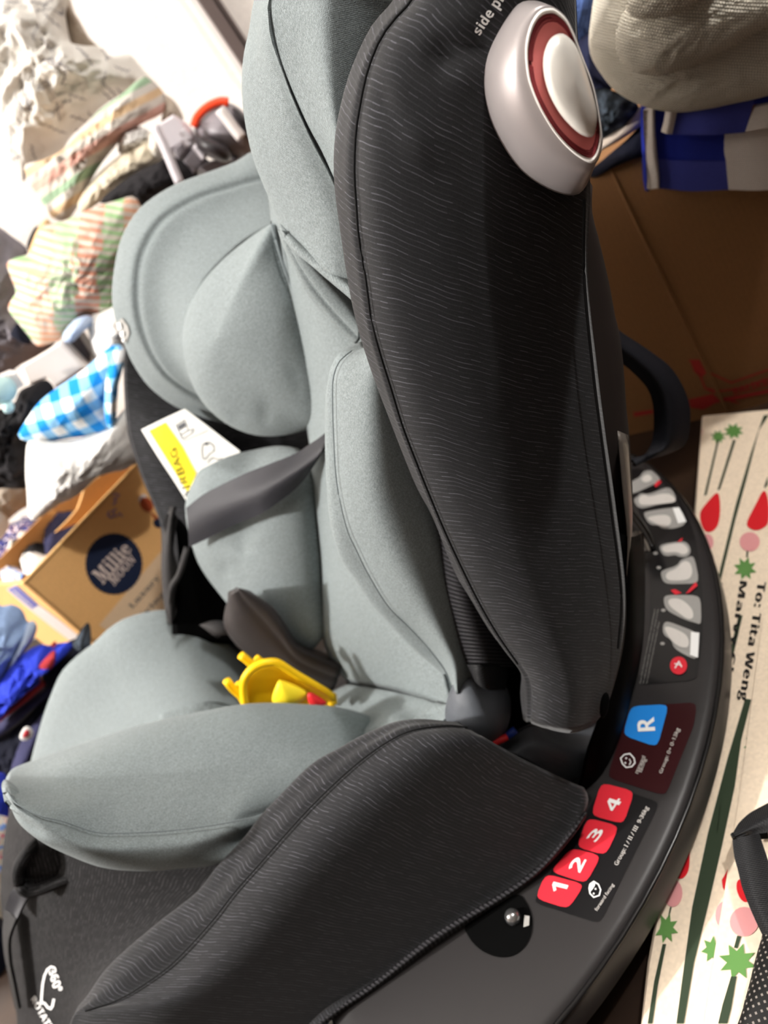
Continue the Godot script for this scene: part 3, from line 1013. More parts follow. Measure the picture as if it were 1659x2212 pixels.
	put("near_headrest_panel", patch([rz("770,-258,-.55 690,-185,-.527 608,-70,-.517 582,0 586,60 602,130 632,205 662,270 692,325 725,395"), rz("800,-262,-.54 720,-180,-.515 640,-70,-.5 630,0 640,80 655,160 675,230 695,285 718,335 738,400"), rz("850,-264,-.53 790,-180,-.5 710,-70,-.48 700,0,-.478 700,80 705,160 712,220 722,280 735,335 748,400"), rz("920,-264,-.52 850,-180,-.5 790,-70,-.48 770,0 765,100 755,200 750,270 748,330 755,400"), rz("1060,-262,-.5 960,-180,-.5 905,-70,-.49 880,0 835,80 805,160 780,240 768,330 768,400")], 40, 8, {"thick": 0.003}), M.knit, t, "inner grey panel of the near headrest")
	seam(rz("588,-40,-.522 580,2 581,40 589,90 616,163 635,211 664,277 689,325 722,388"), 0.0008, t, "seam", M.seam_grey)
	put("near_head_pad", patch([rz("615,520,-.605 650,600 700,670 740,715 775,745"), rz("600,498,-.59 612,535,-.588 632,575 645,605 665,638 708,689 735,718 768,742"), rz("607,498,-.575 620,530 640,570 667,612 702,657 737,697 775,736"), rz("612,500,-.566 645,545 685,590 720,630 752,668 778,705"), rz("620,500,-.572 660,536 700,568 735,596 760,618 785,645")], 40, 8, {"thick": 0.003, "groove": [2], "gdepth": 0.0025}), M.knit, t, "lower grey pad of the near headrest")
	# --- near thigh pad
	put("near_thigh_pad", patch([rz("30,1672,-.62 90,1655,-.63 150,1640 300,1598 450,1572 600,1556 720,1566 800,1592 850,1612"), rz("22,1667,-.585 33,1657,-.595 73,1642,-.605 120,1626 177,1607 304,1566 420,1540 510,1523 583,1518 655,1521 727,1527 782,1541 829,1565 855,1600"), rz("13,1680,-.545 40,1675,-.552 80,1668 170,1640 300,1608 430,1585 560,1568 660,1570 740,1588 800,1620"), rz("10,1693,-.51 36,1703,-.503 85,1712 165,1710 300,1700 430,1680 560,1665 660,1655 730,1655 780,1665"), rz("13,1706,-.483 34,1734,-.465 84,1761,-.454 135,1773 209,1797 287,1798 371,1793 456,1782 506,1773,-.458 560,1761,-.468 620,1735,-.48 690,1705,-.495"), rz("18,1722,-.478 40,1762,-.461 75,1788,-.452 110,1808,-.443 180,1832,-.438 260,1842 340,1841 430,1828,-.445 510,1812,-.458 570,1790,-.475 640,1750,-.5"), rz("23,1745,-.478 42,1780,-.465 84,1815,-.452 135,1842 219,1873 304,1881 388,1876 469,1866 545,1838 610,1795"), rz("34,1755,-.5 50,1770 60,1785 105,1815 155,1838 235,1864 304,1870 388,1865 469,1852 545,1825")], 64, 8, {"thick": 0.003, "groove": [4], "gdepth": 0.003, "dents": [dent(304, 1795, 308, 1758, -.448, 0.0035, 0.004), dent(330, 1795, 334, 1758, -.448, 0.003, 0.004), dent(355, 1792, 358, 1768, -.448, 0.003, 0.003), dent(497, 1772, 497, 1735, -.448, 0.004, 0.003), dent(320, 1795, 322, 1762, -.448, 0.003, -0.002)]}), M.knit, t, "grey knit thigh pad on the near side, its front tip rounded")
	put("pad_tip", pillow(rz("7,1692,-.505 13,1684,-.515 20,1692,-.5 24,1712,-.482 31,1740,-.474 25,1746,-.476 15,1730,-.482 9,1712,-.492"), 28, 8, {"bulge": 0.004, "back": 0.01}), M.knit, t)
	seam(rz("16,1711,-.4785 34,1735,-.4645 84,1762,-.4535 135,1774 209,1798 287,1799 371,1794 456,1783 506,1774 560,1762 620,1736"), 0.0005, t, "seam", M.seam_grey)
	# --- front apron
	put("front_apron", patch([rz("60,1730,-.66 30,1760 20,1850 18,1960 30,2050 42,2120 50,2270"), rz("30,1730,-.63 14,1800 6,1870 4,1950 18,2040 30,2120 38,2200 44,2280"), rz("110,1790,-.57 90,1870 80,1960 85,2060 92,2140 100,2290"), rz("260,1830,-.52 235,1920 205,2000 180,2080 160,2160 150,2290"), rz("500,1850,-.475 445,1925 365,2000 268,2085 205,2150 165,2210 155,2290")], 40, 12, {"thick": 0.003, "keep": "apron"}), M.apron, t, "black fabric front of the seat")
	put("apron_print", print_text("ROTATION", "69,2158 118,2252 134,2244 77,2149", "apron", true), M.white_ink, t, "white lettering ROTATION")
	var turn := put("apron_number", print_text("360°", "106,2096 119,2146 138,2136 121,2086", "apron", true), M.white_ink, t, "white lettering 360")
	put("arrow_ring", print_poly(line2("119,2089 112,2087 104,2093 98,2106 94,2124 92,2146 91,2162", 4.5) + line2("98,2166 105,2175 111,2178 115,2172 118,2158", 5.0) + ["87,2160 98,2163 91,2170"], "apron", 0.0009, 60.0), M.white_ink, turn)
	put("pocket_flap", pillow(rz("98,1800,-.565 68,1828 45,1858 35,1885 40,1912 57,1930 85,1924 120,1911 170,1890 225,1872 205,1835 150,1812"), 50, 12, {"bulge": 0.012, "back": 0.02, "dents": [dent(68, 1850, 62, 1905, -.565, 0.006, 0.004), dent(75, 1905, 130, 1888, -.555, 0.006, 0.003), dent(150, 1868, 165, 1880, -.55, 0.004, 0.003)]}), M.apron, t, "rounded black fabric flap")
	put("flap_rim", tube(rz("92,1812,-.57 66,1834,-.56 45,1862,-.555 38,1888 44,1912 60,1926 88,1920 120,1908 170,1888 222,1873,-.55"), 0.0055, 8, 40), M.apron, t)
	put("pull_tab", patch([rz("33,1913,-.58 20,1935 10,1965"), rz("48,1918,-.575 40,1945 28,1975"), rz("64,1932,-.57 50,1955 36,1985")], 10, 5, {"thick": 0.003, "square": true}), M.belt, t, "grey webbing pull tab")
	put("front_belt", patch([rz("10,1960,-.6 5,2010 8,2060 18,2110 32,2180"), rz("34,1985,-.58 18,2030 20,2080 28,2120 40,2180")], 14, 4, {"thick": 0.003, "square": true}), M.web_black, t, "black webbing at the front edge")
	# --- near lower side cover
	put("near_lower_cover", patch([rz("965,1585,-.49 900,1580 850,1588 800,1606 745,1646 685,1696 612,1765 545,1842 486,1905 436,1950 356,2010 256,2095 180,2190 158,2280"), rz("985,1560,-.45 962,1559 908,1554 854,1559 814,1574 774,1592 738,1613 673,1650 600,1722 560,1765 527,1809 473,1866 429,1923 388,1957 331,2001 236,2085 189,2150 162,2190 148,2290"), rz("998,1565,-.432 930,1560 870,1567 825,1588 770,1618 700,1667 635,1727 570,1800 520,1860 470,1925 400,1990 330,2045 245,2115 187,2166 162,2210 148,2292"), rz("1012,1572,-.42 962,1568 890,1577 836,1602 774,1646 705,1708 640,1775 560,1866 506,1927 456,1991 381,2072 321,2119 253,2160 182,2183 160,2220 148,2295"), rz("1050,1595,-.4 990,1603,-.398 930,1628 875,1672 815,1725 750,1790 685,1858 610,1940 550,2015 485,2085 410,2145 330,2195 290,2295"), rz("1130,1640,-.4 1080,1680,-.398 1010,1740 930,1810 850,1885 760,1970 680,2040 600,2110 520,2180 430,2290"), rz("1230,1688,-.405 1225,1740,-.4 1190,1800,-.398 1120,1865 1060,1915 936,2000 805,2105 690,2190 590,2290"), rz("1262,1702,-.415 1270,1725 1258,1765,-.398 1206,1845,-.392 1122,1924 1000,2002 916,2059 808,2130 700,2194 610,2295"), rz("1250,1705,-.46 1260,1728 1245,1765,-.44 1190,1840 1105,1920 985,1998 900,2055 795,2125 690,2190 600,2290")], 72, 8, {"thick": 0.003, "groove": [3], "gdepth": 0.0017}), M.heather, t, "black heather fabric side cover of the seat, its rim stitched")
	seam(rz("1010,1571,-.4185 962,1568 890,1578 836,1603 774,1647 705,1709 640,1776 560,1867 506,1928 456,1992 381,2073 321,2120 253,2161 184,2184"), 0.0007, t)
	put("hem", patch([rz("1262,1752,-.396 1225,1800,-.391 1160,1872 1080,1930 936,2018 805,2122 690,2200 610,2280"), rz("1268,1757,-.393 1232,1806,-.387 1168,1880 1088,1940 944,2030 812,2131 700,2207 618,2288"), rz("1266,1768,-.398 1228,1820,-.394 1165,1890 1088,1948 950,2040 815,2138 704,2213 622,2294")], 40, 4, {"thick": 0.003}), M.rib, t, "ribbed black hem")
	# --- near buckle strap and fittings
	put("strap_cover", patch([rz("925,1100,-.475 945,1160 954,1250 969,1326 984,1392 999,1440"), rz("970,1120,-.457 985,1200 1005,1290 1030,1370 1050,1440"), rz("1020,1150,-.465 1050,1250 1080,1340 1100,1400 1115,1442")], 30, 8, {"thick": 0.003, "bulge": 0.003}), M.rib, t, "ribbed black strap cover")
	put("strap_cuff", patch([rz("1008,1436,-.465 1018,1455 1025,1472"), rz("1040,1436,-.452 1045,1465 1050,1490"), rz("1100,1430,-.465 1098,1460 1092,1490")], 10, 6, {"thick": 0.01, "bulge": 0.002}), M.web_black, t)
	put("strap_boot", pillow(rz("978,1490,-.475 1005,1462 1030,1468 1075,1470 1097,1490 1098,1530 1082,1572 1052,1603 1020,1602 982,1575 962,1550"), 44, 14, {"bulge": 0.028, "back": 0.02, "dents": [dent(985, 1500, 1040, 1520, -.465, 0.005, 0.002), dent(980, 1535, 1060, 1560, -.46, 0.006, 0.002)]}), M.satin, t, "shiny black fabric boot")
	put("release_pin", tube(rz("1066,1606,-.45 1082,1598 1096,1591"), 0.0028, 10), M.red_plastic, t, "small red plastic pin")
	put("release_sleeve", tube(rz("1094,1592,-.452 1104,1584 1114,1576"), 0.0032, 10), M.blue_plastic, t, "small blue plastic sleeve")
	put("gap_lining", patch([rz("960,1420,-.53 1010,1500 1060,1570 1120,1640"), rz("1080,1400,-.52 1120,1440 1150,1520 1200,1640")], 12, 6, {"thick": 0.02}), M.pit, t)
	put("hip_cover", patch([rz("1072,1618,-.47 1110,1586 1150,1566 1210,1580 1270,1572 1310,1545"), rz("1110,1632,-.445 1150,1610 1200,1612 1255,1622 1300,1600 1330,1580"), rz("1190,1672,-.442 1225,1668 1265,1672 1300,1650 1322,1625"), rz("1240,1706,-.45 1268,1712 1285,1710 1300,1690 1315,1665")], 28, 8, {"thick": 0.003, "amp": 0.0015, "freq": 30.0}), M.satin, t, "shiny dark fabric between the side covers")
	put("hip_hem", patch([rz("1262,1702,-.44 1280,1670 1296,1640"), rz("1290,1718,-.44 1302,1690 1313,1650")], 10, 4, {"thick": 0.006, "bulge": 0.003}), M.rib, t)
	# --- near side wing
	put("near_side_cover", patch([rz("1090,-250,-.47 1000,-170 925,-75,-.48 875,0,-.48 820,80 778,170 755,250 743,330 743,410 756,500 772,600 790,680 815,770 855,860 893,950 928,1050 964,1130 1003,1230 1048,1320 1094,1400 1138,1450 1140,1500 1142,1550"), rz("1090,-258,-.455 980,-185 893,-75,-.45 850,0 800,60 758,150 735,230 722,310 722,400 735,500 750,600 768,690 797,786 843,908 898,1047 936,1119 981,1233 1020,1299 1060,1365 1105,1422 1126,1449 1124,1500 1130,1553"), rz("1092,-262,-.445 990,-185 908,-72,-.428 868,2,-.425 826,50 781,132 755,230 744,310 742,400 752,490 768,600 785,692 808,776 855,914 912,1050 952,1140 1000,1250 1045,1335 1090,1405 1126,1455 1132,1500 1136,1560"), rz("1094,-264,-.44 1005,-180 935,-75,-.418 889,0,-.415 856,36 828,72 807,114 789,169 777,229 768,289 765,377 770,452 773,500 789,600 803,697 822,769 843,836 869,921 898,997 928,1072 970,1170 1029,1292 1075,1372 1118,1434 1142,1478 1142,1562"), rz("1098,-266,-.435 1040,-180,-.41 985,-80,-.398 935,10 895,70 866,130 846,200 832,280 827,370 831,450 840,520 856,610 873,700 892,780 914,850 940,930 970,1010 1000,1085 1040,1180 1090,1290 1130,1370 1165,1440 1180,1500 1172,1573"), rz("1104,-266,-.435 1106,-190,-.405 1090,-80,-.391 1060,30 1030,150 1010,270 1010,400 1020,550 1035,700 1060,850 1090,1000 1130,1150 1180,1300 1220,1420 1238,1500 1231,1584"), rz("1110,-264,-.44 1180,-190,-.415 1205,-80,-.4 1195,50 1185,200 1170,400 1172,600 1185,750 1205,900 1233,1050 1265,1200 1285,1350 1288,1470 1268,1574"), rz("1114,-260,-.445 1215,-180,-.425 1240,-80,-.414 1250,100 1270,300 1275,420 1270,600 1291,802 1308,937 1331,1100 1352,1281 1346,1400 1313,1522 1282,1566")], 90, 8, {"thick": 0.003, "groove": [3], "gdepth": 0.0017, "keep": "nearwing", "shear": [0.5, 0.12], "dents": [dent(838, 215, 872, 262, -.4, 0.007, 0.005), dent(845, 195, 905, 330, -.397, 0.006, -0.003), dent(955, 118, 1040, 100, -.39, 0.006, 0.005), dent(1000, 130, 1040, 118, -.39, 0.008, -0.002)]}), M.heather, t, "black heather fabric side wing with a stitched edge")
	seam(rz("915,-50,-.4135 889,0 856,36 828,72 807,114 789,169 777,229 768,289 765,377 770,452 773,500 789,600 803,697 822,769 843,836 869,921 898,997 928,1072 970,1170 1029,1292 1075,1372 1118,1434"), 0.0007, t)
	seam(rz("1262,430,-.3965 1262,600 1281,802 1298,937 1320,1100 1342,1281 1335,1400"), 0.0009, t)
	put("wing_print", print_text("side protection", "1041,80 1164,-96 1136,-118 1018,64", "nearwing", true), M.white_ink, t, "white lettering side protection")
	put("wing_eyelet", pillow(rz("1305,1500,-.4 1312,1496 1316,1508 1311,1535 1303,1552 1297,1545 1299,1520"), 20, 5, {"bulge": 0.003, "back": 0.004}), M.pit, t)
	impact_disc(t)
	# --- loose anchor strap behind
	put("anchor_strap", patch([rz("1325,690,-.6 1335,711 1366,733 1408,761 1450,795 1478,840 1491,884 1489,935 1478,963 1436,983 1390,993 1350,996"), rz("1335,740,-.585 1340,750 1370,772 1404,801 1435,842 1447,884 1450,930 1440,965 1410,982 1370,1000"), rz("1340,790,-.6 1344,786 1375,812 1400,842 1411,879 1412,926 1408,955 1400,972 1385,990 1365,1002")], 36, 6, {"thick": 0.003, "square": true}), M.navy_web, t, "loop of dark webbing behind the seat")

func base_prints(base: Node) -> void:
	# dark instruction panel with its pictures
	put("instruction_panel", print_poly(["~1362,1010 1408,1018 1450,1052 1480,1100 1502,1160 1514,1230 1519,1300 1518,1380 1510,1440 1506,1469 1380,1481 1395,1420 1404,1340 1404,1260 1398,1180 1385,1110 1362,1070"], "base", 0.0006, 30.0), M.panel, base, "black instruction panel with small seat pictures")
	var white := ["~1362,1042 1382,1034 1390,1020 1404,1016 1416,1024 1430,1040 1404,1052 1362,1072", "~1368,1080 1378,1074 1384,1066 1402,1070 1446,1050 1466,1086 1420,1092 1392,1100 1378,1098", "~1390,1112 1396,1106 1452,1098 1470,1098 1486,1132 1460,1144 1430,1144 1424,1136 1404,1136", "~1423,1178 1474,1170 1488,1176 1494,1194 1484,1206 1466,1204 1460,1200 1442,1204 1430,1198", "~1427,1240 1434,1232 1464,1224 1470,1212 1484,1206 1500,1202 1512,1262 1436,1264", "~1434,1290 1450,1286 1514,1288 1516,1352 1500,1346 1490,1344 1466,1334 1444,1322 1436,1310", "~1432,1354 1440,1342 1512,1370 1508,1426 1490,1422 1456,1402 1452,1384 1434,1374"]
	put_each("picture_ground", white, "base", M.grey_ink, base, "", 0.0011, 30.0)
	var shapes := ["~1384,1036 1398,1026 1408,1030 1410,1040 1394,1046", "~1380,1076 1394,1070 1402,1076 1430,1068 1452,1070 1464,1086 1440,1090 1396,1094 1382,1092", "~1396,1120 1428,1114 1448,1116 1452,1132 1440,1142 1426,1138 1410,1130", "~1428,1182 1472,1174 1486,1184 1488,1196 1476,1202 1462,1194 1436,1198", "~1438,1240 1464,1230 1476,1214 1492,1216 1498,1240 1488,1256 1442,1258", "~1444,1296 1470,1294 1496,1316 1500,1336 1488,1342 1468,1328 1446,1312", "~1436,1354 1460,1360 1488,1376 1490,1400 1474,1402 1456,1392 1440,1370"]
	put_each("picture_seat", shapes, "base", M.pale_ink, base, "", 0.0016, 30.0)
	put_each("picture_mark", ["1414,1050 1424,1040 1430,1044 1418,1056", "1482,1286 1504,1260 1508,1268 1492,1282", "1450,1278 1460,1276 1474,1284 1460,1288", "1464,1174 1476,1164 1474,1172"], "base", M.red_ink, base, "", 0.002, 30.0)
	put_each("picture_strip", ["1494,1368 1512,1370 1509,1424 1492,1418", "1454,1100 1468,1099 1484,1130 1466,1134"], "base", M.white_ink, base, "", 0.002, 30.0)
	put("red_button_mark", print_poly([circle2(1467, 1440, 18.5, 19.5)], "base", 0.0016, 30.0), M.red_ink, base, "round red warning mark")
	put("red_button_sign", print_poly(line2("1460,1446 1468,1432 1474,1444", 2.5) + line2("1459,1437 1474,1441", 2.0), "base", 0.0022, 30.0), M.white_ink, base)
	for k in 3:
		put("fine_print", print_text(["Read the instruction manual before use and keep it", "Fit only on seats with anchor points as shown in the", "Do not use forward facing before the child is fifteen"][k], ["1386,1478 1418,1318 1414,1318 1382,1478", "1393,1478 1425,1318 1421,1318 1389,1478", "1400,1478 1427,1345 1423,1345 1396,1478"][k], "base", false, 0.0012), M.grey_ink, base)
	for c in [[1417, 1197], [1424, 1228], [1434, 1320], [1432, 1392]]:
		put("stud", print_poly([circle2(c[0], c[1], 5, 3.5, 0.0, 10)], "base", 0.0012, 30.0), M.grey_ink, base)
	put("lever_grip", tube(ry("1366,1110,.095 1385,1135 1400,1160 1410,1185"), 0.004, 8, 20), M.gloss, base, "ribbed black lever")
	for k in 3:
		var dx := 9.0 * k
		put("lever_rib", tube(ry("%f,1150,.1 %f,1170 %f,1190" % [1364 + dx, 1376 + dx, 1384 + dx]), 0.0016, 6, 10), M.shell_grey, base)
	# rearward panel
	put("rear_facing_panel", print_poly(["~1362,1526 1506,1518 1500,1566 1438,1720 1312,1680"], "base", 0.0006, 30.0), M.panel_red, base, "dark red-black panel for rear facing use")
	put("panel_tile", print_poly(["~1364,1527 1446,1523 1421,1616 1346,1590"], "base", 0.0012, 30.0), M.blue_ink, base, "blue tile with a white letter R")
	put("tile_letter", print_text("R", "1417,1581 1414,1551 1377,1556 1380,1583", "base", true, 0.0018), M.white_ink, base)
	put("group_print", print_text("Group: 0+ 0-13kg", "1433,1674 1472,1578 1462,1573 1424,1671", "base", false, 0.0014), M.pale_ink, base)
	put("facing_print", print_text("rearward", "1380,1674 1396,1637 1388,1634 1371,1670", "base", false, 0.0014), M.pale_ink, base)
	put("facing_print", print_text("facing", "1389,1672 1400,1643 1392,1640 1381,1669", "base", false, 0.0014), M.pale_ink, base)
	put("face_sign", print_poly(line2("~1342,1640 1350,1632 1362,1630 1371,1640 1373,1650 1366,1658 1354,1660 1346,1652 1342,1640", 2.6) + [circle2(1354, 1640, 2, 2, 0, 8), circle2(1352, 1650, 2, 2, 0, 8)] + line2("1361,1642 1364,1648 1361,1654", 2.0), "base", 0.0014, 30.0), M.white_ink, base, "white outline of a child's face")
	# forward panel with four red tiles
	put("forward_facing_panel", print_poly(["~1304,1694 1426,1734 1340,1906 1296,1996 1152,1950"], "base", 0.0006, 30.0), M.panel, base, "dark panel for forward facing use")
	for q in ["~1300,1692 1372,1711 1348,1782 1278,1763", "~1270,1768 1339,1786 1310,1849 1247,1832", "~1236,1833 1300,1850 1267,1910 1190,1884", "~1180,1889 1264,1912 1229,1965 1158,1942"]:
		put("panel_tile", print_poly([q], "base", 0.0012, 30.0), M.red_ink, base)
	var num := [["4", "1330,1756 1347,1730 1322,1722 1304,1748"], ["3", "1289,1822 1308,1797 1288,1790 1266,1814"], ["2", "1255,1888 1269,1860 1246,1852 1227,1878"], ["1", "1222,1933 1230,1915 1198,1907 1190,1926"]]
	for q in num:
		put("tile_number", print_text(q[0], q[1], "base", true, 0.0018), M.white_ink, base)
	put("group_print", print_text("Group: I / II / III  9-36kg", "1338,1873 1405,1748 1395,1742 1327,1868", "base", false, 0.0014), M.pale_ink, base)
	put("facing_print", print_text("forward facing", "1293,1972 1330,1915 1323,1909 1285,1966", "base", false, 0.0014), M.pale_ink, base)
	put("face_sign", print_poly(line2("~1276,1912 1284,1906 1294,1912 1299,1924 1296,1936 1284,1940 1276,1932 1274,1920 1276,1912", 2.6) + ["~1276,1914 1284,1904 1288,1912 1282,1922 1275,1930", circle2(1288, 1922, 2, 2, 0, 8), circle2(1284, 1932, 2, 2, 0, 8)], "base", 0.0014, 30.0), M.white_ink, base, "white outline of a child's face with hair")
	# dark recess with a bolt
	put("release_recess", print_poly(["~1000,2000 1060,1965 1122,1928 1142,1955 1152,1985 1150,2020 1134,2050 1108,2068 1076,2070 1040,2055 1015,2030"], "base", 0.0008, 30.0), M.pit, base, "black half-round recess")
	var hp := hit(1113, 1986, "base")
	var sp := SphereMesh.new()
	sp.radius = 0.006
	sp.height = 0.012
	var b := put("bolt_head", sp, M.chrome, base, "shiny bolt head")
	b.position = hp + Vector3(0, 0.004, 0)
	put("bolt_clip", print_poly(["1136,1980 1147,1982 1146,2002 1134,2006"], "base", 0.0025, 30.0), M.grey_ink, base)

func airbag_label(t: Node) -> void:
	var l := put("airbag_label", patch([rz("305,928,-.895 340,985 375,1038 405,1086,-.862"), rz("352,905,-.88 392,965 430,1010 460,1040,-.855"), rz("399,883,-.87 440,914 480,945 519,975,-.84")], 12, 6, {"thick": 0.001, "square": true, "keep": "label"}), M.paper, t, "white warning label with a yellow band")
	put("label_band", print_poly(["322,930 358,912 395,965 424,1022 408,1068"], "label", 0.0006, 25.0), M.yellow_ink, l, "yellow band with black lettering")
	put("label_print", print_text("AIRBAG", "418,1075 380,965 366,974 402,1078", "label", false, 0.0012), M.black_ink, l)
	put("label_drawing", print_poly(line2("380,918 398,906 407,928 390,940 380,918", 1.8) + line2("390,940 394,948 416,934 418,926 408,930", 1.8) + ["384,920 398,911 402,920 388,929"], "label", 0.0008, 25.0), M.line_ink, l, "grey line drawing of a seat")
	put("label_drawing", print_poly(line2("438,960 446,955 454,956 462,964 462,974 452,980 444,992 438,990 436,975 438,960", 1.8) + line2("448,1000 458,988 472,992 480,990", 1.8) + ["440,960 451,954 449,962"] + line2("396,953 470,920", 1.2), "label", 0.0008, 25.0), M.line_ink, l, "grey line drawing of a child")

func impact_disc(t: Node) -> void:
	var ring := "1187,17 1165,24 1146,53 1135,101 1138,157 1150,200 1170,243 1201,292 1237,330 1271,351 1288,347 1299,316 1299,277 1284,193 1256,116 1228,48 1203,22"
	var body := "1130,3 1098,34 1062,98 1044,165 1054,240 1084,310 1130,372 1188,410 1236,422 1262,408 1285,358 1294,316 1296,277 1284,195 1258,118 1230,52 1180,8"
	var scale2 := func(s: String, z: float, k: float, cx: float, cy: float) -> PackedVector3Array:
		var c := PackedVector3Array()
		for a in nums(s):
			c.append(pz(cx + (a[0] - cx) * k, cy + (a[1] - cy) * k, z))
		return c
	var d := put("impact_disc", loft([scale2.call(body, -.42, 1.0, 1180, 200), scale2.call(body, -.392, 1.0, 1180, 200), scale2.call("1140,8 1112,36 1082,96 1068,160 1076,232 1104,300 1146,360 1198,396 1242,408 1266,394 1287,350 1296,312 1297,275 1285,194 1258,117 1230,51 1184,10", -.377, 1.0, 0, 0), scale2.call("1160,12 1138,32 1112,78 1100,132 1106,194 1126,254 1160,308 1206,352 1246,374 1272,374 1289,348 1298,314 1298,276 1285,193 1257,116 1229,49 1194,14", -.366, 1.0, 0, 0), scale2.call(ring, -.36, 1.02, 1215, 185)], 80), M.silver, t, "pearl silver side impact disc with a coral ring")
	put("disc_ring", loft([scale2.call(ring, -.366, 1.0, 1218, 185), scale2.call(ring, -.356, 1.0, 1218, 185), scale2.call(ring, -.353, 0.985, 1218, 185), scale2.call(ring, -.353, 0.95, 1218, 188), scale2.call(ring, -.357, 0.925, 1219, 190), scale2.call(ring, -.366, 0.92, 1219, 190)], 80, false), M.ring, d, "white rim")
	var well := []
	for k in 10:
		well.append(scale2.call(ring, -.356 - 0.0004 * k, 0.935 - 0.032 * k, 1219 + 1.5 * k, 190 + 0.5 * k))
		if k < 9:
			well.append(scale2.call(ring, -.3575 - 0.0004 * k, 0.925 - 0.032 * k, 1219.5 + 1.5 * k, 190 + 0.5 * k))
	put("coral_ring", loft(well, 80), M.coral, d, "coral ring of fine steps")
	for k in 7:
		var c: PackedVector3Array = scale2.call(ring, -.3556 - 0.0004 * k, 0.905 - 0.034 * k, 1219.5 + 1.5 * k, 190 + 0.5 * k)
		c = resample(c, 60, true)
		c.append(c[0])
		put("ring_groove", tube(c, 0.0006, 5), M.coral_dark, d)
	var cap := "1208,72 1190,82 1179,102 1173,130 1176,169 1190,212 1215,253 1249,287 1276,297 1286,284 1289,241 1271,169 1247,104 1225,77"
	put("disc_cap", loft([scale2.call(cap, -.366, 1.0, 1230, 185), scale2.call(cap, -.352, 1.0, 1230, 185), scale2.call(cap, -.3475, 0.975, 1231, 184), scale2.call(cap, -.345, 0.9, 1234, 182), scale2.call(cap, -.343, 0.7, 1240, 180), scale2.call(cap, -.342, 0.4, 1242, 180), scale2.call(cap, -.3415, 0.1, 1243, 180)], 60), M.cap, d, "pearl white domed cap")

func toy() -> void:
	var t := thing("toy_scoop", "yellow plastic toy lying on the grey seat cushion", "toy")
	put("tray", slab(rz("528,1521,-.665 523,1476 527,1460 536,1447 557,1432 583,1426 601,1429 637,1451 680,1476 709,1494 722,1501 724,1516 717,1524 640,1530"), Vector3(0.1, -0.5, -0.7), 0.006, 0.001, 60), M.yellow, t)
	put("rim", tube(rz("530,1524,-.656 526,1476 539,1450 560,1435 585,1430 603,1433 637,1455 680,1480 708,1497 720,1508 716,1522"), 0.0042, 8, 50), M.yellow, t)
	put("block", pillow(rz("588,1515,-.652 600,1474 612,1472 655,1490 663,1500 650,1515 620,1523"), 28, 8, {"bulge": 0.008, "back": 0.01}), M.yellow_pale, t)
	put("prong", tube(rz("520,1415,-.67 535,1427 549,1440"), 0.0045, 8, 6), M.yellow, t)
	put("prong", tube(rz("553,1421,-.675 562,1428 570,1434"), 0.004, 8, 6), M.yellow, t)
	put("prong", tube(rz("489,1470,-.665 505,1490 521,1504 530,1520"), 0.0045, 8, 8), M.yellow, t)
	put("prong", tube(rz("514,1476,-.67 520,1484 528,1492"), 0.004, 8, 6), M.yellow, t)
	put("catch", pillow(rz("664,1500,-.645 672,1497 690,1507 706,1518 690,1524 668,1520"), 20, 6, {"bulge": 0.006, "back": 0.006}), M.red_plastic, t, "red plastic catch")

# ---------------------------------------------------------------- room and things around
const WALL_Z := -1.85

func room() -> void:
	struct("floor", block(Vector3(0.6, -0.05, 1.1), Vector3(8.0, 0.1, 6.4)), M.floor)
	struct("ceiling", block(Vector3(0.6, 2.55, 1.1), Vector3(8.0, 0.1, 6.4)), M.ceiling)
	struct("wall_back", block(Vector3(0.6, 1.25, WALL_Z - 0.05), Vector3(8.0, 2.5, 0.1)), M.wall)
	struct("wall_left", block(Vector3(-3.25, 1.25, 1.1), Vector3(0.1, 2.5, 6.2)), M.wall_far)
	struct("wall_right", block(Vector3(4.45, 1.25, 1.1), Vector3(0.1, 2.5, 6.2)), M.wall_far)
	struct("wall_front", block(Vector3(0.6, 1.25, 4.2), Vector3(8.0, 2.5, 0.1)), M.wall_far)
	# dark upright frame against the back wall
	var x0 := pz(402, 0, WALL_Z).x
	var x1 := pz(424, 0, WALL_Z).x
	var x2 := pz(457, 0, WALL_Z).x
	var x3 := pz(463, 0, WALL_Z).x
	var x4 := pz(471, 0, WALL_Z).x
	var d := struct("door_1", block(Vector3((x4 + 1.0) / 2 + 0.15, 1.02, WALL_Z + 0.02), Vector3(0.85, 2.04, 0.04), Basis(), 0.003), M.wall)
	put("frame", block(Vector3((x0 + x1) / 2, 1.05, WALL_Z + 0.014), Vector3(x1 - x0, 2.1, 0.028), Basis(), 0.002), M.trim, d)
	put("dark_stile", block(Vector3((x1 + x2) / 2, 1.04, WALL_Z + 0.018), Vector3(x2 - x1, 2.08, 0.036), Basis(), 0.002), M.frame_dark, d, "dark brown upright of the frame")
	put("dark_gap", block(Vector3((x2 + x3) / 2, 1.04, WALL_Z + 0.008), Vector3(x3 - x2, 2.08, 0.016)), M.frame_black, d)
	put("dark_stile", block(Vector3((x3 + x4) / 2, 1.04, WALL_Z + 0.018), Vector3(x4 - x3, 2.08, 0.036), Basis(), 0.002), M.frame_dark, d)

func lump(called: String, s: String, m: Material, label: String, cat: String, opt := {}, group := "") -> MeshInstance3D:
	var o := {"bulge": 0.03, "back": 0.06, "soft": true, "amp": 0.01, "freq": 14.0}
	o.merge(opt, true)
	return one(called, pillow(rz(s), opt.get("n", 64), opt.get("rings", 18), o), m, label, cat, group)

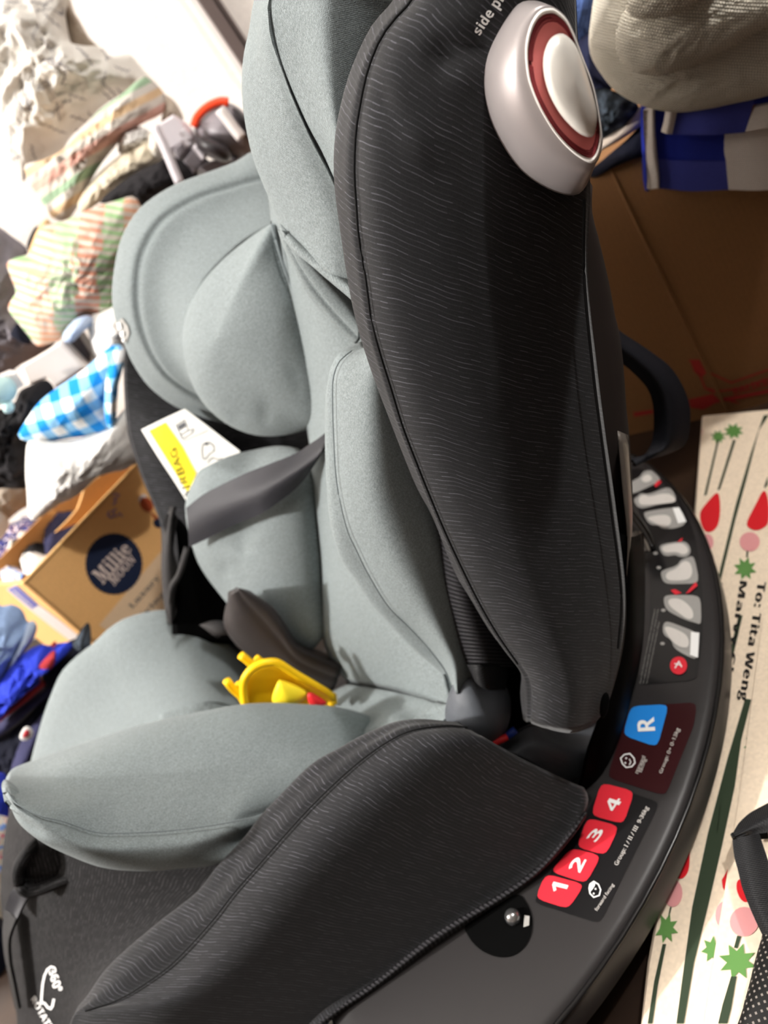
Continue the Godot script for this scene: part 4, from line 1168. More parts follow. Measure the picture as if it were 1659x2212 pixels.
func laundry() -> void:
	one("mattress", block(Vector3(0.15, 0.21, -1.62), Vector3(0.86, 0.42, 0.36), Basis(), 0.02), M.white, "white mattress edge hidden under the laundry pile", "mattress")
	lump("duvet", "-60,-60,-1.5 145,-60 138,0 140,27 150,90 185,100 216,101 236,121 270,138 280,118 307,148 322,165 337,182 300,195 262,205 225,228 190,262 150,300 135,324 95,345 54,358 54,395 34,378 17,368 0,337 -60,250", M.twigs, "white duvet cover with a grey twig print heaped at the top of the laundry pile", "duvet", {"bulge": 0.09, "back": 0.12, "amp": 0.035, "freq": 6.5, "n": 110, "rings": 40})
	lump("folded_sheet", "140,-40,-1.56 146,0 160,25 178,55 195,85 216,104 205,110 180,104 150,100 138,60 130,-40", M.greige, "strip of beige sheet showing behind the twig print duvet", "sheet", {"bulge": 0.02, "amp": 0.005})
	lump("muslin_cloth", "306,166,-1.4 322,172 338,182 352,198 358,212 355,240 336,254 318,262 285,280 262,302 238,330 215,360 195,395 178,430 158,462 148,474 130,478 112,470 100,452 82,425 66,402 58,380 54,356 92,345 135,324 165,292 195,258 228,228 262,204", M.pastel_line, "pastel striped muslin cloth crumpled under the twig print duvet", "cloth", {"bulge": 0.06, "amp": 0.022, "freq": 10.0, "n": 90, "rings": 30, "ang": 0.5})
	lump("beige_blouse", "352,205,-1.42 372,214 388,235 396,260 380,272 358,275 348,262 352,240", M.greige, "beige fabric corner beside the grey handheld vacuum", "clothing", {"amp": 0.006, "bulge": 0.02})
	lump("cream_towel", "332,300,-1.37 350,320 352,340 330,358 300,376 268,395 235,420 205,445 178,458 168,440 190,402 215,372 250,342 285,318", M.cream, "smooth cream cloth folded between the striped muslin and the black garment", "cloth", {"bulge": 0.03, "amp": 0.012})
	lump("beige_sock", "318,290,-1.37 335,282 352,290 354,325 345,345 328,340 318,318", M.ivory, "small ivory bundle left of the grey vacuum head", "clothing", {"bulge": 0.03, "amp": 0.012})
	lump("baby_vest", "262,285,-1.385 285,275 310,275 322,288 318,312 300,325 270,335 255,325", M.white, "small white crumpled garment above the cream cloth", "clothing", {"bulge": 0.03, "amp": 0.02, "freq": 24.0})
	lump("black_garment", "215,437,-1.33 238,412 270,388 305,366 340,350 365,335 400,350 425,365 420,390 375,410 330,430 300,450 262,445 235,440", M.black_cloth, "black garment lying above the pastel striped blanket", "clothing", {"bulge": 0.03, "amp": 0.01})
	vacuum()
	lump("striped_blanket", "95,488,-1.28 120,482 150,472 185,455 222,441 255,432 288,424 304,445 318,470 330,520 300,560 285,620 280,680 262,700 225,690 201,682 172,698 140,716 132,732 108,742 81,748 62,726 38,696 18,669 24,648 35,630 24,600 15,568 40,555 66,546 80,510", M.pastel, "white blanket with orange and green pastel stripes spread over the pile", "blanket", {"bulge": 0.07, "amp": 0.014, "freq": 9.0, "n": 100, "rings": 30, "ang": -0.15})
	lump("tan_cloth", "104,474,-1.3 92,478 80,496 68,525 62,548 80,552 100,545 108,515 112,490", M.tan, "tan cloth peeking out left of the striped blanket", "cloth", {"bulge": 0.02, "amp": 0.01})
	lump("black_sock", "60,520,-1.32 72,495 84,488 90,498 78,520 66,545 58,535", M.black_cloth, "small black cloth tucked behind the tan cloth", "clothing", {"bulge": 0.015, "amp": 0.004})
	lump("grey_hoodie", "-60,470,-1.36 0,492 25,510 50,528 62,545 40,556 16,570 24,600 35,632 22,655 18,672 40,700 60,728 80,750 120,740 90,765 45,788 10,812 -60,820", M.grey_cloth, "grey crumpled hoodie at the left edge beside the striped blanket", "clothing", {"bulge": 0.06, "amp": 0.035, "freq": 11.0, "n": 80, "rings": 26})
	lump("dark_lining", "22,722,-1.285 34,700 42,706 55,722 66,742 50,742 30,732", M.navy_dark, "dark navy opening between the grey hoodie and the striped blanket", "clothing", {"bulge": 0.008, "amp": 0.002})
	lump("pillow_block", "192,688,-1.24 225,672 262,655 290,660 300,720 285,770 250,780 215,785 196,742", M.white, "white pillow behind the grey headrest, above the blue gingham cloth", "pillow", {"bulge": 0.05, "amp": 0.01})
	lump("pale_blue_roll", "136,722,-1.23 160,692 182,682 198,684 200,702 180,716 158,738 142,740", M.pale_blue, "pale blue rolled cloth below the striped blanket", "cloth", {"bulge": 0.025, "amp": 0.004})
	one("grey_case", slab(rz("134,738,-1.25 160,722 168,724 195,765 192,792 176,798"), Vector3(0, -0.1, -1), 0.05, 0.004), M.frame_dark, "dark grey strip of a case beside the beige carton", "case")
	one("small_carton", slab(rz("43,791,-1.22 130,739 181,794 117,838 98,818 62,832"), Vector3(0.1, -0.2, -1), 0.06, 0.004), M.carton, "plain off-white carton above the black bag", "carton")
	var cap := thing("bottle", "mint bottle with a white collar at the left edge above the black bag", "bottle")
	put("body", pillow(rz("-40,815,-1.16 0,815 20,818 34,835 36,850 25,866 0,872 -40,870"), 30, 10, {"bulge": 0.03, "back": 0.03}), M.mint, cap)
	put("collar", slab(rz("10,812,-1.17 34,802 54,832 36,842"), Vector3(-0.5, 0.2, -1), 0.03, 0.003), M.white_plastic, cap)
	put("stopper", pillow(rz("6,872,-1.15 18,864 28,872 30,884 22,892 10,890"), 20, 6, {"bulge": 0.012, "back": 0.012}), M.mint, cap)
	lump("black_bag", "-60,880,-1.2 -5,885 30,870 42,845 62,834 98,820 118,840 105,856 80,875 58,912 40,940 60,962 70,985 62,1050 0,1055 -60,1060", M.black_cloth, "black bag left of the blue gingham cloth", "bag", {"bulge": 0.04, "amp": 0.03, "freq": 14.0, "n": 80, "rings": 24})
	lump("gingham_cloth", "39,939,-1.13 60,902 90,863 145,823 181,798 210,772 233,752 253,743 268,750 270,775 262,810 254,841 252,885 246,922 231,933 200,940 163,945 115,952 72,954 50,950", M.gingham, "blue and white gingham cloth resting on the white pillowcase", "cloth", {"bulge": 0.04, "amp": 0.004, "n": 70, "ang": 0.35})
	lump("gingham_fold", "254,748,-1.1 266,752 272,764 264,800 254,838 252,880 250,912 240,928 230,915 224,882 226,848 232,800 242,765", M.gingham, "rolled edge of blue gingham cloth against the far side of the seat", "cloth", {"bulge": 0.02, "amp": 0.003, "ang": 0.2})
	lump("white_pillowcase", "58,962,-1.12 72,950 120,952 180,945 245,922 262,890 285,880 300,930 302,990 285,1006 266,1016 236,1014 205,1035 182,1058 158,1076 130,1088 105,1105 80,1122 64,1122 60,1098 58,1060 55,1020", M.white, "white pillowcase sagging over the corner of the printed carton", "pillowcase", {"bulge": 0.06, "amp": 0.012, "freq": 12.0, "n": 80, "rings": 24})
	lump("beige_bag", "-60,1035,-1.3 0,1040 35,1042 62,1055 70,1085 40,1105 10,1130 -60,1180", M.greige, "beige cloth behind the printed carton at the left edge", "cloth", {"bulge": 0.03, "amp": 0.012})
	lump("white_paper", "-50,1095,-1.25 0,1108 20,1128 12,1152 0,1165 -50,1200", M.white, "white corner of cloth at the left edge behind the carton", "cloth", {"bulge": 0.01, "amp": 0.002})

func vacuum() -> void:
	var v := thing("handheld_vacuum", "grey and black handheld vacuum cleaner with an orange-red ring behind the headrest", "vacuum cleaner")
	put("motor_block", slab(rz("336,268,-1.33 372,245 385,252 398,262 412,285 413,300 390,318 362,330"), Vector3(0.1, -0.3, -1), 0.08, 0.006), M.pale_plastic, v, "pale grey block")
	put("clip", slab(rz("372,322,-1.325 396,300 410,318 384,346"), Vector3(0.1, -0.3, -1), 0.06, 0.004), M.grey_plastic, v)
	put("clip", slab(rz("394,348,-1.325 418,318 445,342 416,378"), Vector3(0.1, -0.3, -1), 0.06, 0.004), M.grey_plastic, v)
	put("slider", tube(rz("392,282,-1.31 402,292 408,304"), 0.006, 8, 6), M.pale_plastic, v)
	put("slider", tube(rz("396,298,-1.31 404,308 409,316"), 0.006, 8, 6), M.pale_plastic, v)
	put("slider", tube(rz("420,314,-1.31 432,328 443,342"), 0.006, 8, 6), M.pale_plastic, v)
	put("handle_rod", tube(rz("334,272,-1.3 350,305 365,340 378,372 388,395"), 0.007, 8, 16), M.pale_plastic, v)
	put("dust_cup", pillow(rz("420,278,-1.36 440,250 462,232 490,222 515,232 535,255 555,300 545,345 510,350 480,335 440,312"), 40, 14, {"bulge": 0.06, "back": 0.05}), M.grey_plastic, v, "grey barrel")
	put("cup_ring", tube(rz("418,274,-1.33 426,254 440,238 458,226 478,219 494,220"), 0.0062, 8, 24), M.orange_plastic, v, "orange-red ring")
	put("cup_window", pillow(rz("500,232,-1.31 520,240 545,275 548,300 530,290 512,262"), 24, 8, {"bulge": 0.02, "back": 0.02}), M.dark_plastic, v)
	put("cup_highlight_bar", tube(rz("474,236,-1.285 490,256 506,278 522,298"), 0.008, 8, 10), M.white_plastic, v, "white bar")
	put("intake", pillow(rz("424,290,-1.3 448,298 470,306 490,316 500,335 492,350 470,348 445,336 425,318"), 30, 10, {"bulge": 0.03, "back": 0.03}), M.dark_plastic, v, "black nozzle")
	put("base_plate", slab(rz("425,362,-1.32 455,345 500,345 515,340 510,360 450,380"), Vector3(0.1, -0.3, -1), 0.05, 0.004), M.grey_plastic, v)

func printed_carton() -> void:
	var e1 := Vector3(0.766, 0, -0.643)
	var e2 := Vector3(-0.643, 0, -0.766)
	var nn := -e2
	var a := py(50, 1260, 0.33)
	var t := thing("printed_carton", "open cardboard carton with a round navy logo holding clothes, left of the seat", "carton")
	var w := 0.46
	var dd := 0.26
	var up := Vector3(0, 0.33, 0)
	put("front_panel", slab(PackedVector3Array([a, a + e1 * w, a + e1 * w - up, a - up]), e2, 0.006, 0.0015, 0, "carton"), M.card, t)
	put("side_panel", slab(PackedVector3Array([a, a + e2 * dd, a + e2 * dd - up, a - up]), e1, 0.006, 0.0015, 0, "cartonside"), M.card, t)
	put("side_panel", slab(PackedVector3Array([a + e1 * w, a + e1 * w + e2 * dd, a + e1 * w + e2 * dd - up, a + e1 * w - up]), -e1, 0.006, 0.001), M.card, t)
	put("back_panel", slab(PackedVector3Array([a + e2 * dd, a + e1 * w + e2 * dd, a + e1 * w + e2 * dd - up, a + e2 * dd - up]), -e2, 0.006, 0.001), M.card, t)
	put("rim", tube(PackedVector3Array([a, a + e1 * w]), 0.0028, 8), M.card_edge, t)
	var o2 := a + e2 * 0.04
	put("flap", slab(rp("120,1150 150,1120 168,1098 176,1076 182,1056 233,1014 300,985 335,1040 300,1060 240,1075 215,1110", o2, nn), e2, 0.006, 0.001), M.card, t, "folded flap of the carton")
	# printing on the front
	var sc := PackedVector2Array()
	for i in 144:
		var q := TAU * i / 144
		var k := 1.0 + 0.014 * cos(36 * q)
		sc.append(Vector2(245.5, 1218) + Vector2(cos(q) * 61.5, sin(q) * 66.0) * k)
	var logo := put("round_logo", print_poly([sc], "carton", 0.0008, 60.0), M.navy_ink, t, "round navy logo with a scalloped edge")
	put("logo_print", print_text("Millie", "222,1263 284,1187 262,1170 194,1236", "carton", true, 0.0016, "Droid Serif"), M.cream_ink, logo)
	put("logo_print", print_text("MOON", "246,1266 293,1211 281,1195 231,1250", "carton", true, 0.0016, "Droid Serif"), M.cream_ink, logo)
	var pale := put("pale_print", print_poly(["214,1350 350,1188 372,1330 235,1366"], "carton", 0.0006, 60.0), M.card_pale, t, "pale printed band")
	put("band_print", print_text("Luxury", "288,1318 348,1250 337,1241 276,1308", "carton", true, 0.0012, "Droid Serif"), M.line_ink, pale)
	put("band_print", print_text("living", "306,1345 360,1284 349,1276 294,1334", "carton", true, 0.0012, "Droid Serif"), M.line_ink, pale)
	put("pen_scribble", print_poly(line2("236,1105 232,1112 240,1118 248,1114 242,1104 250,1100", 3.5) + line2("244,1090 250,1084 246,1078 254,1074", 3.5) + line2("242,1070 248,1066 258,1070", 3.0) + line2("252,1116 258,1108 264,1116", 2.5), "carton", 0.0008, 60.0), M.purple_ink, t, "purple pen scribble")
	put("rust_mark", print_poly([circle2(316, 1090, 13, 17, -0.6, 18), "322,1104 334,1112 342,1120 336,1124 326,1112"], "carton", 0.0008, 60.0), M.rust, t, "rust brown mark")
	put("rust_mark_cap", print_poly([circle2(308, 1077, 8, 11, 0.6, 14)], "carton", 0.0006, 60.0), M.tape, t)
	put("navy_mark", print_poly([circle2(342, 1130, 12, 10, 0.3, 18)], "carton", 0.0008, 60.0), M.navy_ink, t)
	var tp := put("tape", print_poly(["14,1272 36,1262 84,1305 130,1340 192,1390 168,1396 110,1352 60,1312"], "cartonside", 0.0008, 40.0), M.tape, t, "strip of pale tape along the corner")
	put("tape_print", print_poly(["18,1272 36,1264 83,1306 70,1314"], "cartonside", 0.0014, 40.0), M.tape_blue, tp, "blue printing on the tape")
	put("tape_letter", print_text("FRAGILE", "30,1276 70,1310 74,1306 34,1272", "cartonside", true, 0.002), M.tape, tp)
	# what lies in it
	var g := "clothes in the printed carton"
	var inn := func(s: String) -> PackedVector3Array: return ry(s)
	for q in [
		["floral_top", "-20,1190,.285 10,1175 40,1140 62,1118 85,1108 105,1115 102,1150 80,1165 60,1180 20,1215 -15,1250", M.floral, "navy floral garment at the far end of the printed carton", 0.03],
		["plum_cloth", "100,1118,.29 130,1105 160,1100 178,1108 160,1140 130,1175 100,1200 98,1160", M.mid_navy, "dusky plum cloth beside the navy floral garment in the carton", 0.025],
		["black_vest", "28,1212,.29 50,1180 80,1165 100,1175 100,1195 80,1212 60,1225 45,1232", M.black_cloth, "black garment in the middle of the printed carton", 0.03],
		["white_roll", "52,1238,.30 70,1210 92,1200 106,1204 90,1222 70,1240", M.white, "white rolled cloth at the carton's near rim", 0.025],
		["white_strap", "20,1200,.30 32,1178 42,1168 54,1174 44,1192 28,1206", M.ivory, "ivory strap of cloth on the navy floral garment", 0.015],
		["pink_patch", "38,1164,.30 52,1152 68,1150 80,1162 66,1172 48,1170", M.beige, "pinkish beige cloth patch on the navy floral garment", 0.015],
		["pink_print_top", "-10,1260,.295 6,1228 22,1212 45,1228 52,1240 40,1256 20,1264", M.confetti, "pink and white printed garment at the carton's near left corner", 0.02],
	]:
		one(q[0], pillow(inn.call(q[1]), 40, 14, {"bulge": q[4], "back": 0.012, "soft": true, "amp": 0.012, "freq": 22.0}), q[2], q[3], "clothing", g)

func near_left() -> void:
	lump("sky_garment", "-60,1300,-0.99 0,1310 25,1306 48,1318 60,1345 75,1352 58,1390 30,1440 5,1480 -60,1500", M.sky, "pale blue garment at the left edge below the printed carton", "clothing", {"bulge": 0.04, "amp": 0.015})
	lump("blue_sleeve", "60,1346,-0.985 78,1348 76,1372 50,1412 20,1452 5,1462 28,1410 48,1375", M.pale_blue, "lavender blue sleeve beside the pale blue garment", "clothing", {"bulge": 0.02, "amp": 0.004})
	lump("royal_shirt", "-40,1520,-0.97 0,1470 30,1432 62,1404 95,1392 112,1402 125,1398 150,1386 158,1400 130,1418 95,1430 88,1455 84,1478 60,1490 30,1510 0,1550 -40,1580", M.royal, "royal blue shirt crumpled on the floor left of the seat", "clothing", {"bulge": 0.04, "amp": 0.025, "freq": 18.0, "n": 80})
	lump("bright_tag", "84,1440,-0.945 104,1424 118,1420 114,1440 92,1458", M.red_cloth, "small red print patch on the royal blue shirt", "patch", {"bulge": 0.004, "amp": 0.0})
	lump("dark_trousers", "110,1425,-1.0 135,1412 165,1395 190,1392 205,1405 180,1425 150,1440 125,1470 108,1490 90,1478 92,1450", M.navy_dark, "very dark trousers under the far thigh pad", "clothing", {"bulge": 0.03, "amp": 0.012})
	lump("patterned_sock", "156,1392,-0.955 178,1384 196,1392 192,1404 172,1406", M.slate, "grey and white patterned sock tip between the carton and the seat", "clothing", {"bulge": 0.012, "amp": 0.002})
	lump("red_band", "-10,1552,-0.985 20,1525 60,1492 92,1472 98,1480 70,1504 30,1535 0,1560", M.red_cloth, "red waistband below the royal blue shirt", "clothing", {"bulge": 0.012, "amp": 0.003})
	lump("grey_navy_top", "-40,1590,-0.99 0,1566 40,1532 80,1502 118,1480 116,1494 80,1522 40,1560 0,1590 -40,1610", M.mid_navy, "slate navy garment strip below the red waistband", "clothing", {"bulge": 0.015, "amp": 0.005})
	lump("black_trousers", "-60,1620,-1.0 0,1592 45,1560 95,1510 118,1492 112,1540 95,1600 80,1650 40,1700 0,1720 -60,1740", M.navy_dark, "black trousers lying left of the far thigh pad", "clothing", {"bulge": 0.03, "amp": 0.015})
	var s := lump("navy_shorts", "10,1690,-0.97 28,1640 52,1590 75,1562 104,1530 96,1580 85,1620 78,1650 60,1690 20,1740 -20,1740", M.mid_navy, "navy shorts with a round red and white tag", "clothing", {"bulge": 0.025, "amp": 0.004})
	put("round_tag", pillow(rz("42,1592,-.935 52,1572 64,1570 72,1582 66,1596 50,1600"), 20, 5, {"bulge": 0.003, "back": 0.003}), M.white, s, "white tag with a red middle")
	put("tag_print", pillow(rz("48,1590,-.93 54,1578 62,1577 64,1588 54,1594"), 16, 4, {"bulge": 0.003, "back": 0.002}), M.red_cloth, s)
	lump("blue_scarf", "-40,1700,-0.86 0,1712 14,1720 20,1760 12,1772 -40,1780", M.royal, "royal blue cloth peeking out at the left edge below the thigh pad tip", "clothing", {"bulge": 0.01, "amp": 0.003})
	lump("confetti_paper", "-40,1765,-0.85 12,1768 22,1790 14,1850 8,1880 -40,1890", M.confetti, "printed pink and blue paper at the left edge beside the seat front", "paper", {"bulge": 0.004, "amp": 0.0})
	lump("cream_paper", "-40,1880,-0.86 8,1878 6,1960 10,2000 -40,2020", M.cream, "cream paper at the left edge below the printed paper", "paper", {"bulge": 0.004, "amp": 0.0})
	lump("dark_bag", "-60,2010,-0.8 5,2010 20,2060 30,2130 -60,2150", M.navy_dark, "dark bag in the lower left corner beside the seat front", "bag", {"bulge": 0.02, "amp": 0.005})
	lump("brown_cushion", "-60,2120,-0.78 20,2128 40,2180 48,2300 -60,2300", M.greige, "brown grey cushion in the lower left corner", "cushion", {"bulge": 0.02, "amp": 0.004})

func towels() -> void:
	var er := Vector3(0.777, 0, 0.629)
	var nr := Vector3(-0.629, 0, 0.777)
	var q := pz(1480, 700, -0.85)
	q.y = 0
	# large brown box: a shallow crease down its face
	var b := thing("moving_box", "large brown cardboard box with a red aeroplane print behind the seat", "box")
	var top := 0.36
	var el := Vector3(-0.70, 0, -0.714)
	var lx := q + el * 0.42
	var rx := q + er * 0.75
	var v3 := func(p: Vector3, h: float) -> Vector3: return Vector3(p.x, h, p.z)
	var face := PackedVector3Array()
	put("front_panel", patch([PackedVector3Array([v3.call(lx, top), v3.call(lx, 0.18), v3.call(lx, 0.0)]), PackedVector3Array([v3.call(q, top), v3.call(q, 0.18), v3.call(q, 0.0)]), PackedVector3Array([v3.call(rx, top), v3.call(rx, 0.18), v3.call(rx, 0.0)])], 4, 6, {"straight": true, "square": true, "thick": 0.006, "keep": "bigbox"}), M.card_dark, b)
	put("crease", tube(PackedVector3Array([v3.call(q, top), v3.call(q, 0.0)]), 0.0025, 6), M.card_dark, b)
	put("lid", slab(PackedVector3Array([v3.call(lx, top), v3.call(q, top), v3.call(rx, top), v3.call(rx - nr * 0.5, top), v3.call(lx - nr * 0.4, top)]), Vector3.DOWN, 0.006, 0.0), M.card_dark, b)
	put("side_panel", slab(PackedVector3Array([v3.call(rx, top), v3.call(rx - nr * 0.5, top), v3.call(rx - nr * 0.5, 0.0), v3.call(rx, 0.0)]), -er, 0.006), M.card_dark, b)
	put("side_panel", slab(PackedVector3Array([v3.call(lx, top), v3.call(lx - nr * 0.4, top), v3.call(lx - nr * 0.4, 0.0), v3.call(lx, 0.0)]), er, 0.006), M.card_dark, b)
	var pl := line2("1490,778 1510,778 1522,800 1580,826 1665,796", 4.0) + line2("1508,800 1524,838 1540,846 1600,838 1668,815", 4.0) + line2("1522,838 1548,842", 3.5) + ["1490,776 1512,777 1526,806 1514,815 1500,802", "1368,890 1410,884 1412,892 1370,900", "1488,862 1540,850 1556,864 1580,860 1600,872 1668,856 1668,892 1560,897 1520,884 1492,880", "1540,862 1600,852 1668,838 1668,846 1604,860 1544,870"]
	put_each("aeroplane_print", pl, "bigbox", M.plane_ink, b, "red aeroplane print", 0.0008, 60.0)
	put("aeroplane_lettering", print_text("BALIKBAYAN", "1586,852 1720,814 1714,798 1582,838", "bigbox", true, 0.0012), M.plane_ink, b)
	# cloths on the box, from below upwards
	var on := func(s: String, off: float) -> PackedVector3Array: return rp(s, q + nr * off, nr)
	one("navy_cloth", pillow(on.call("1270,372 1290,355 1320,330 1350,305 1385,270 1410,262 1420,300 1416,330 1385,338 1330,360 1285,384", 0.0), 48, 14, {"bulge": 0.015, "back": 0.03, "soft": true, "amp": 0.003}), M.navy_dark, "black-navy cloth lying on the brown box behind the silver disc", "cloth")
	one("beige_cloth", pillow(on.call("1290,300 1330,285 1375,235 1395,225 1402,250 1380,275 1345,300 1300,325 1282,330", 0.005), 40, 12, {"bulge": 0.012, "back": 0.02, "soft": true}), M.beige, "beige cloth edge under the grey patterned cloth", "cloth")
	one("grey_cloth", pillow(on.call("1270,200 1300,190 1335,200 1365,215 1380,232 1362,258 1340,278 1300,300 1284,300 1272,250", 0.012), 44, 14, {"bulge": 0.02, "back": 0.02, "soft": true, "amp": 0.008, "freq": 25.0}), M.slate, "slate grey patterned cloth between the silver disc and the cream towel", "cloth")
	one("navy_garment", pillow(on.call("1240,105 1265,75 1282,70 1288,110 1300,150 1322,190 1300,205 1275,190 1258,150", 0.005), 44, 14, {"bulge": 0.02, "back": 0.03, "soft": true, "amp": 0.004}), M.navy, "navy garment behind the rim of the silver disc", "clothing")
	one("denim_garment", pillow(on.call("1205,-50 1300,-50 1290,0 1278,45 1274,72 1258,88 1240,96 1225,80 1218,30", 0.0), 44, 14, {"bulge": 0.02, "back": 0.03, "soft": true, "amp": 0.006}), M.denim, "mid blue denim garment above the silver disc", "clothing")
	# blue and white striped towel
	var s := thing("striped_towel", "blue and white striped towel folded under the cream towel", "towel")
	put("side_fold", slab(on.call("1384,236 1404,232 1402,408 1390,402 1386,330", 0.03), -nr, 0.03, 0.003, 30), M.terry_blue, s)
	put("lower_white_edge", patch([on.call("1398,236 1397,290 1396,340 1399,380 1398,408", 0.05), on.call("1410,236 1411,290 1414,340 1420,380 1421,407", 0.054), on.call("1414,236 1416,290 1420,340 1423,380 1424,406", 0.048)], 24, 5, {"thick": 0.01, "square": true}), M.terry_white, s, "white hem")
	put("lower_blue", patch([on.call("1412,236 1414,290 1418,325 1421,346", 0.045), on.call("1490,236 1492,290 1494,325 1495,346", 0.052), on.call("1572,236 1570,290 1567,325 1568,347", 0.05)], 20, 8, {"thick": 0.012, "square": true, "amp": 0.001, "freq": 40.0}), M.terry_blue, s)
	put("lower_hem", patch([on.call("1421,344 1424,375 1424,406", 0.046), on.call("1490,345 1492,380 1490,413", 0.05), on.call("1568,345 1572,380 1574,410", 0.05)], 12, 8, {"thick": 0.01, "square": true}), M.woven_blue, s, "flat woven blue hem")
	put("lower_white", patch([on.call("1562,285 1563,310 1564,330 1568,346", 0.05), on.call("1630,280 1632,310 1634,330 1640,342", 0.055), on.call("1720,270 1722,310 1722,325 1724,336", 0.05)], 12, 8, {"thick": 0.012, "square": true}), M.terry_white, s)
	put("lower_white_hem", patch([on.call("1568,345 1571,380 1574,410", 0.05), on.call("1640,340 1644,380 1648,411", 0.054), on.call("1722,334 1726,372 1730,400", 0.05)], 12, 8, {"thick": 0.01, "square": true}), M.terry_white, s)
	put("upper_white_edge", patch([on.call("1438,232 1434,260 1428,284", 0.062), on.call("1452,232 1447,262 1440,289", 0.066), on.call("1464,232 1458,262 1452,290", 0.062)], 14, 5, {"thick": 0.008, "square": true}), M.terry_white, s, "white hem")
	put("upper_blue", patch([on.call("1460,222 1456,262 1452,290", 0.06), on.call("1540,218 1536,262 1530,292", 0.066), on.call("1632,205 1625,235 1610,286", 0.062)], 16, 8, {"thick": 0.01, "square": true, "amp": 0.001, "freq": 40.0}), M.woven_blue, s)
	put("upper_white", patch([on.call("1630,232 1620,255 1610,284", 0.064), on.call("1665,225 1660,255 1655,276", 0.066), on.call("1730,215 1728,245 1726,265", 0.062)], 12, 6, {"thick": 0.01, "square": true}), M.terry_white, s)
	put("top_fold", patch([on.call("1450,200 1448,225 1446,242", 0.055), on.call("1550,190 1548,215 1546,238", 0.062), on.call("1720,170 1718,190 1715,212", 0.06)], 12, 8, {"thick": 0.014, "square": true}), M.terry_blue, s)
	# cream towel in three rolled folds
	var c := thing("cream_bath_towel", "thick cream terry towel folded on top of the striped towel", "towel")
	put("outer_fold", pillow(on.call("1287,-20 1276,43 1272,87 1278,124 1301,162 1330,196 1368,219 1411,234 1469,241 1527,234 1584,222 1659,205 1760,170 1800,-60 1500,-80 1320,-80", 0.065), 90, 24, {"bulge": 0.032, "back": 0.1, "amp": 0.003, "freq": 16.0}), M.terry, c)
	put("middle_fold", pillow(on.call("1352,20 1339,45 1330,75 1331,105 1343,132 1376,158 1425,163 1462,153 1498,139 1555,113 1610,82 1659,54 1740,10 1700,-80 1500,-90 1400,-60", 0.104), 80, 22, {"bulge": 0.026, "back": 0.03, "amp": 0.004, "freq": 18.0}), M.terry, c)
	put("inner_fold", pillow(on.call("1354,12 1370,36 1400,40 1425,37 1450,34 1480,22 1505,2 1530,-15 1560,-50 1480,-90 1390,-60", 0.138), 60, 18, {"bulge": 0.018, "back": 0.02, "amp": 0.003, "freq": 20.0}), M.terry, c)

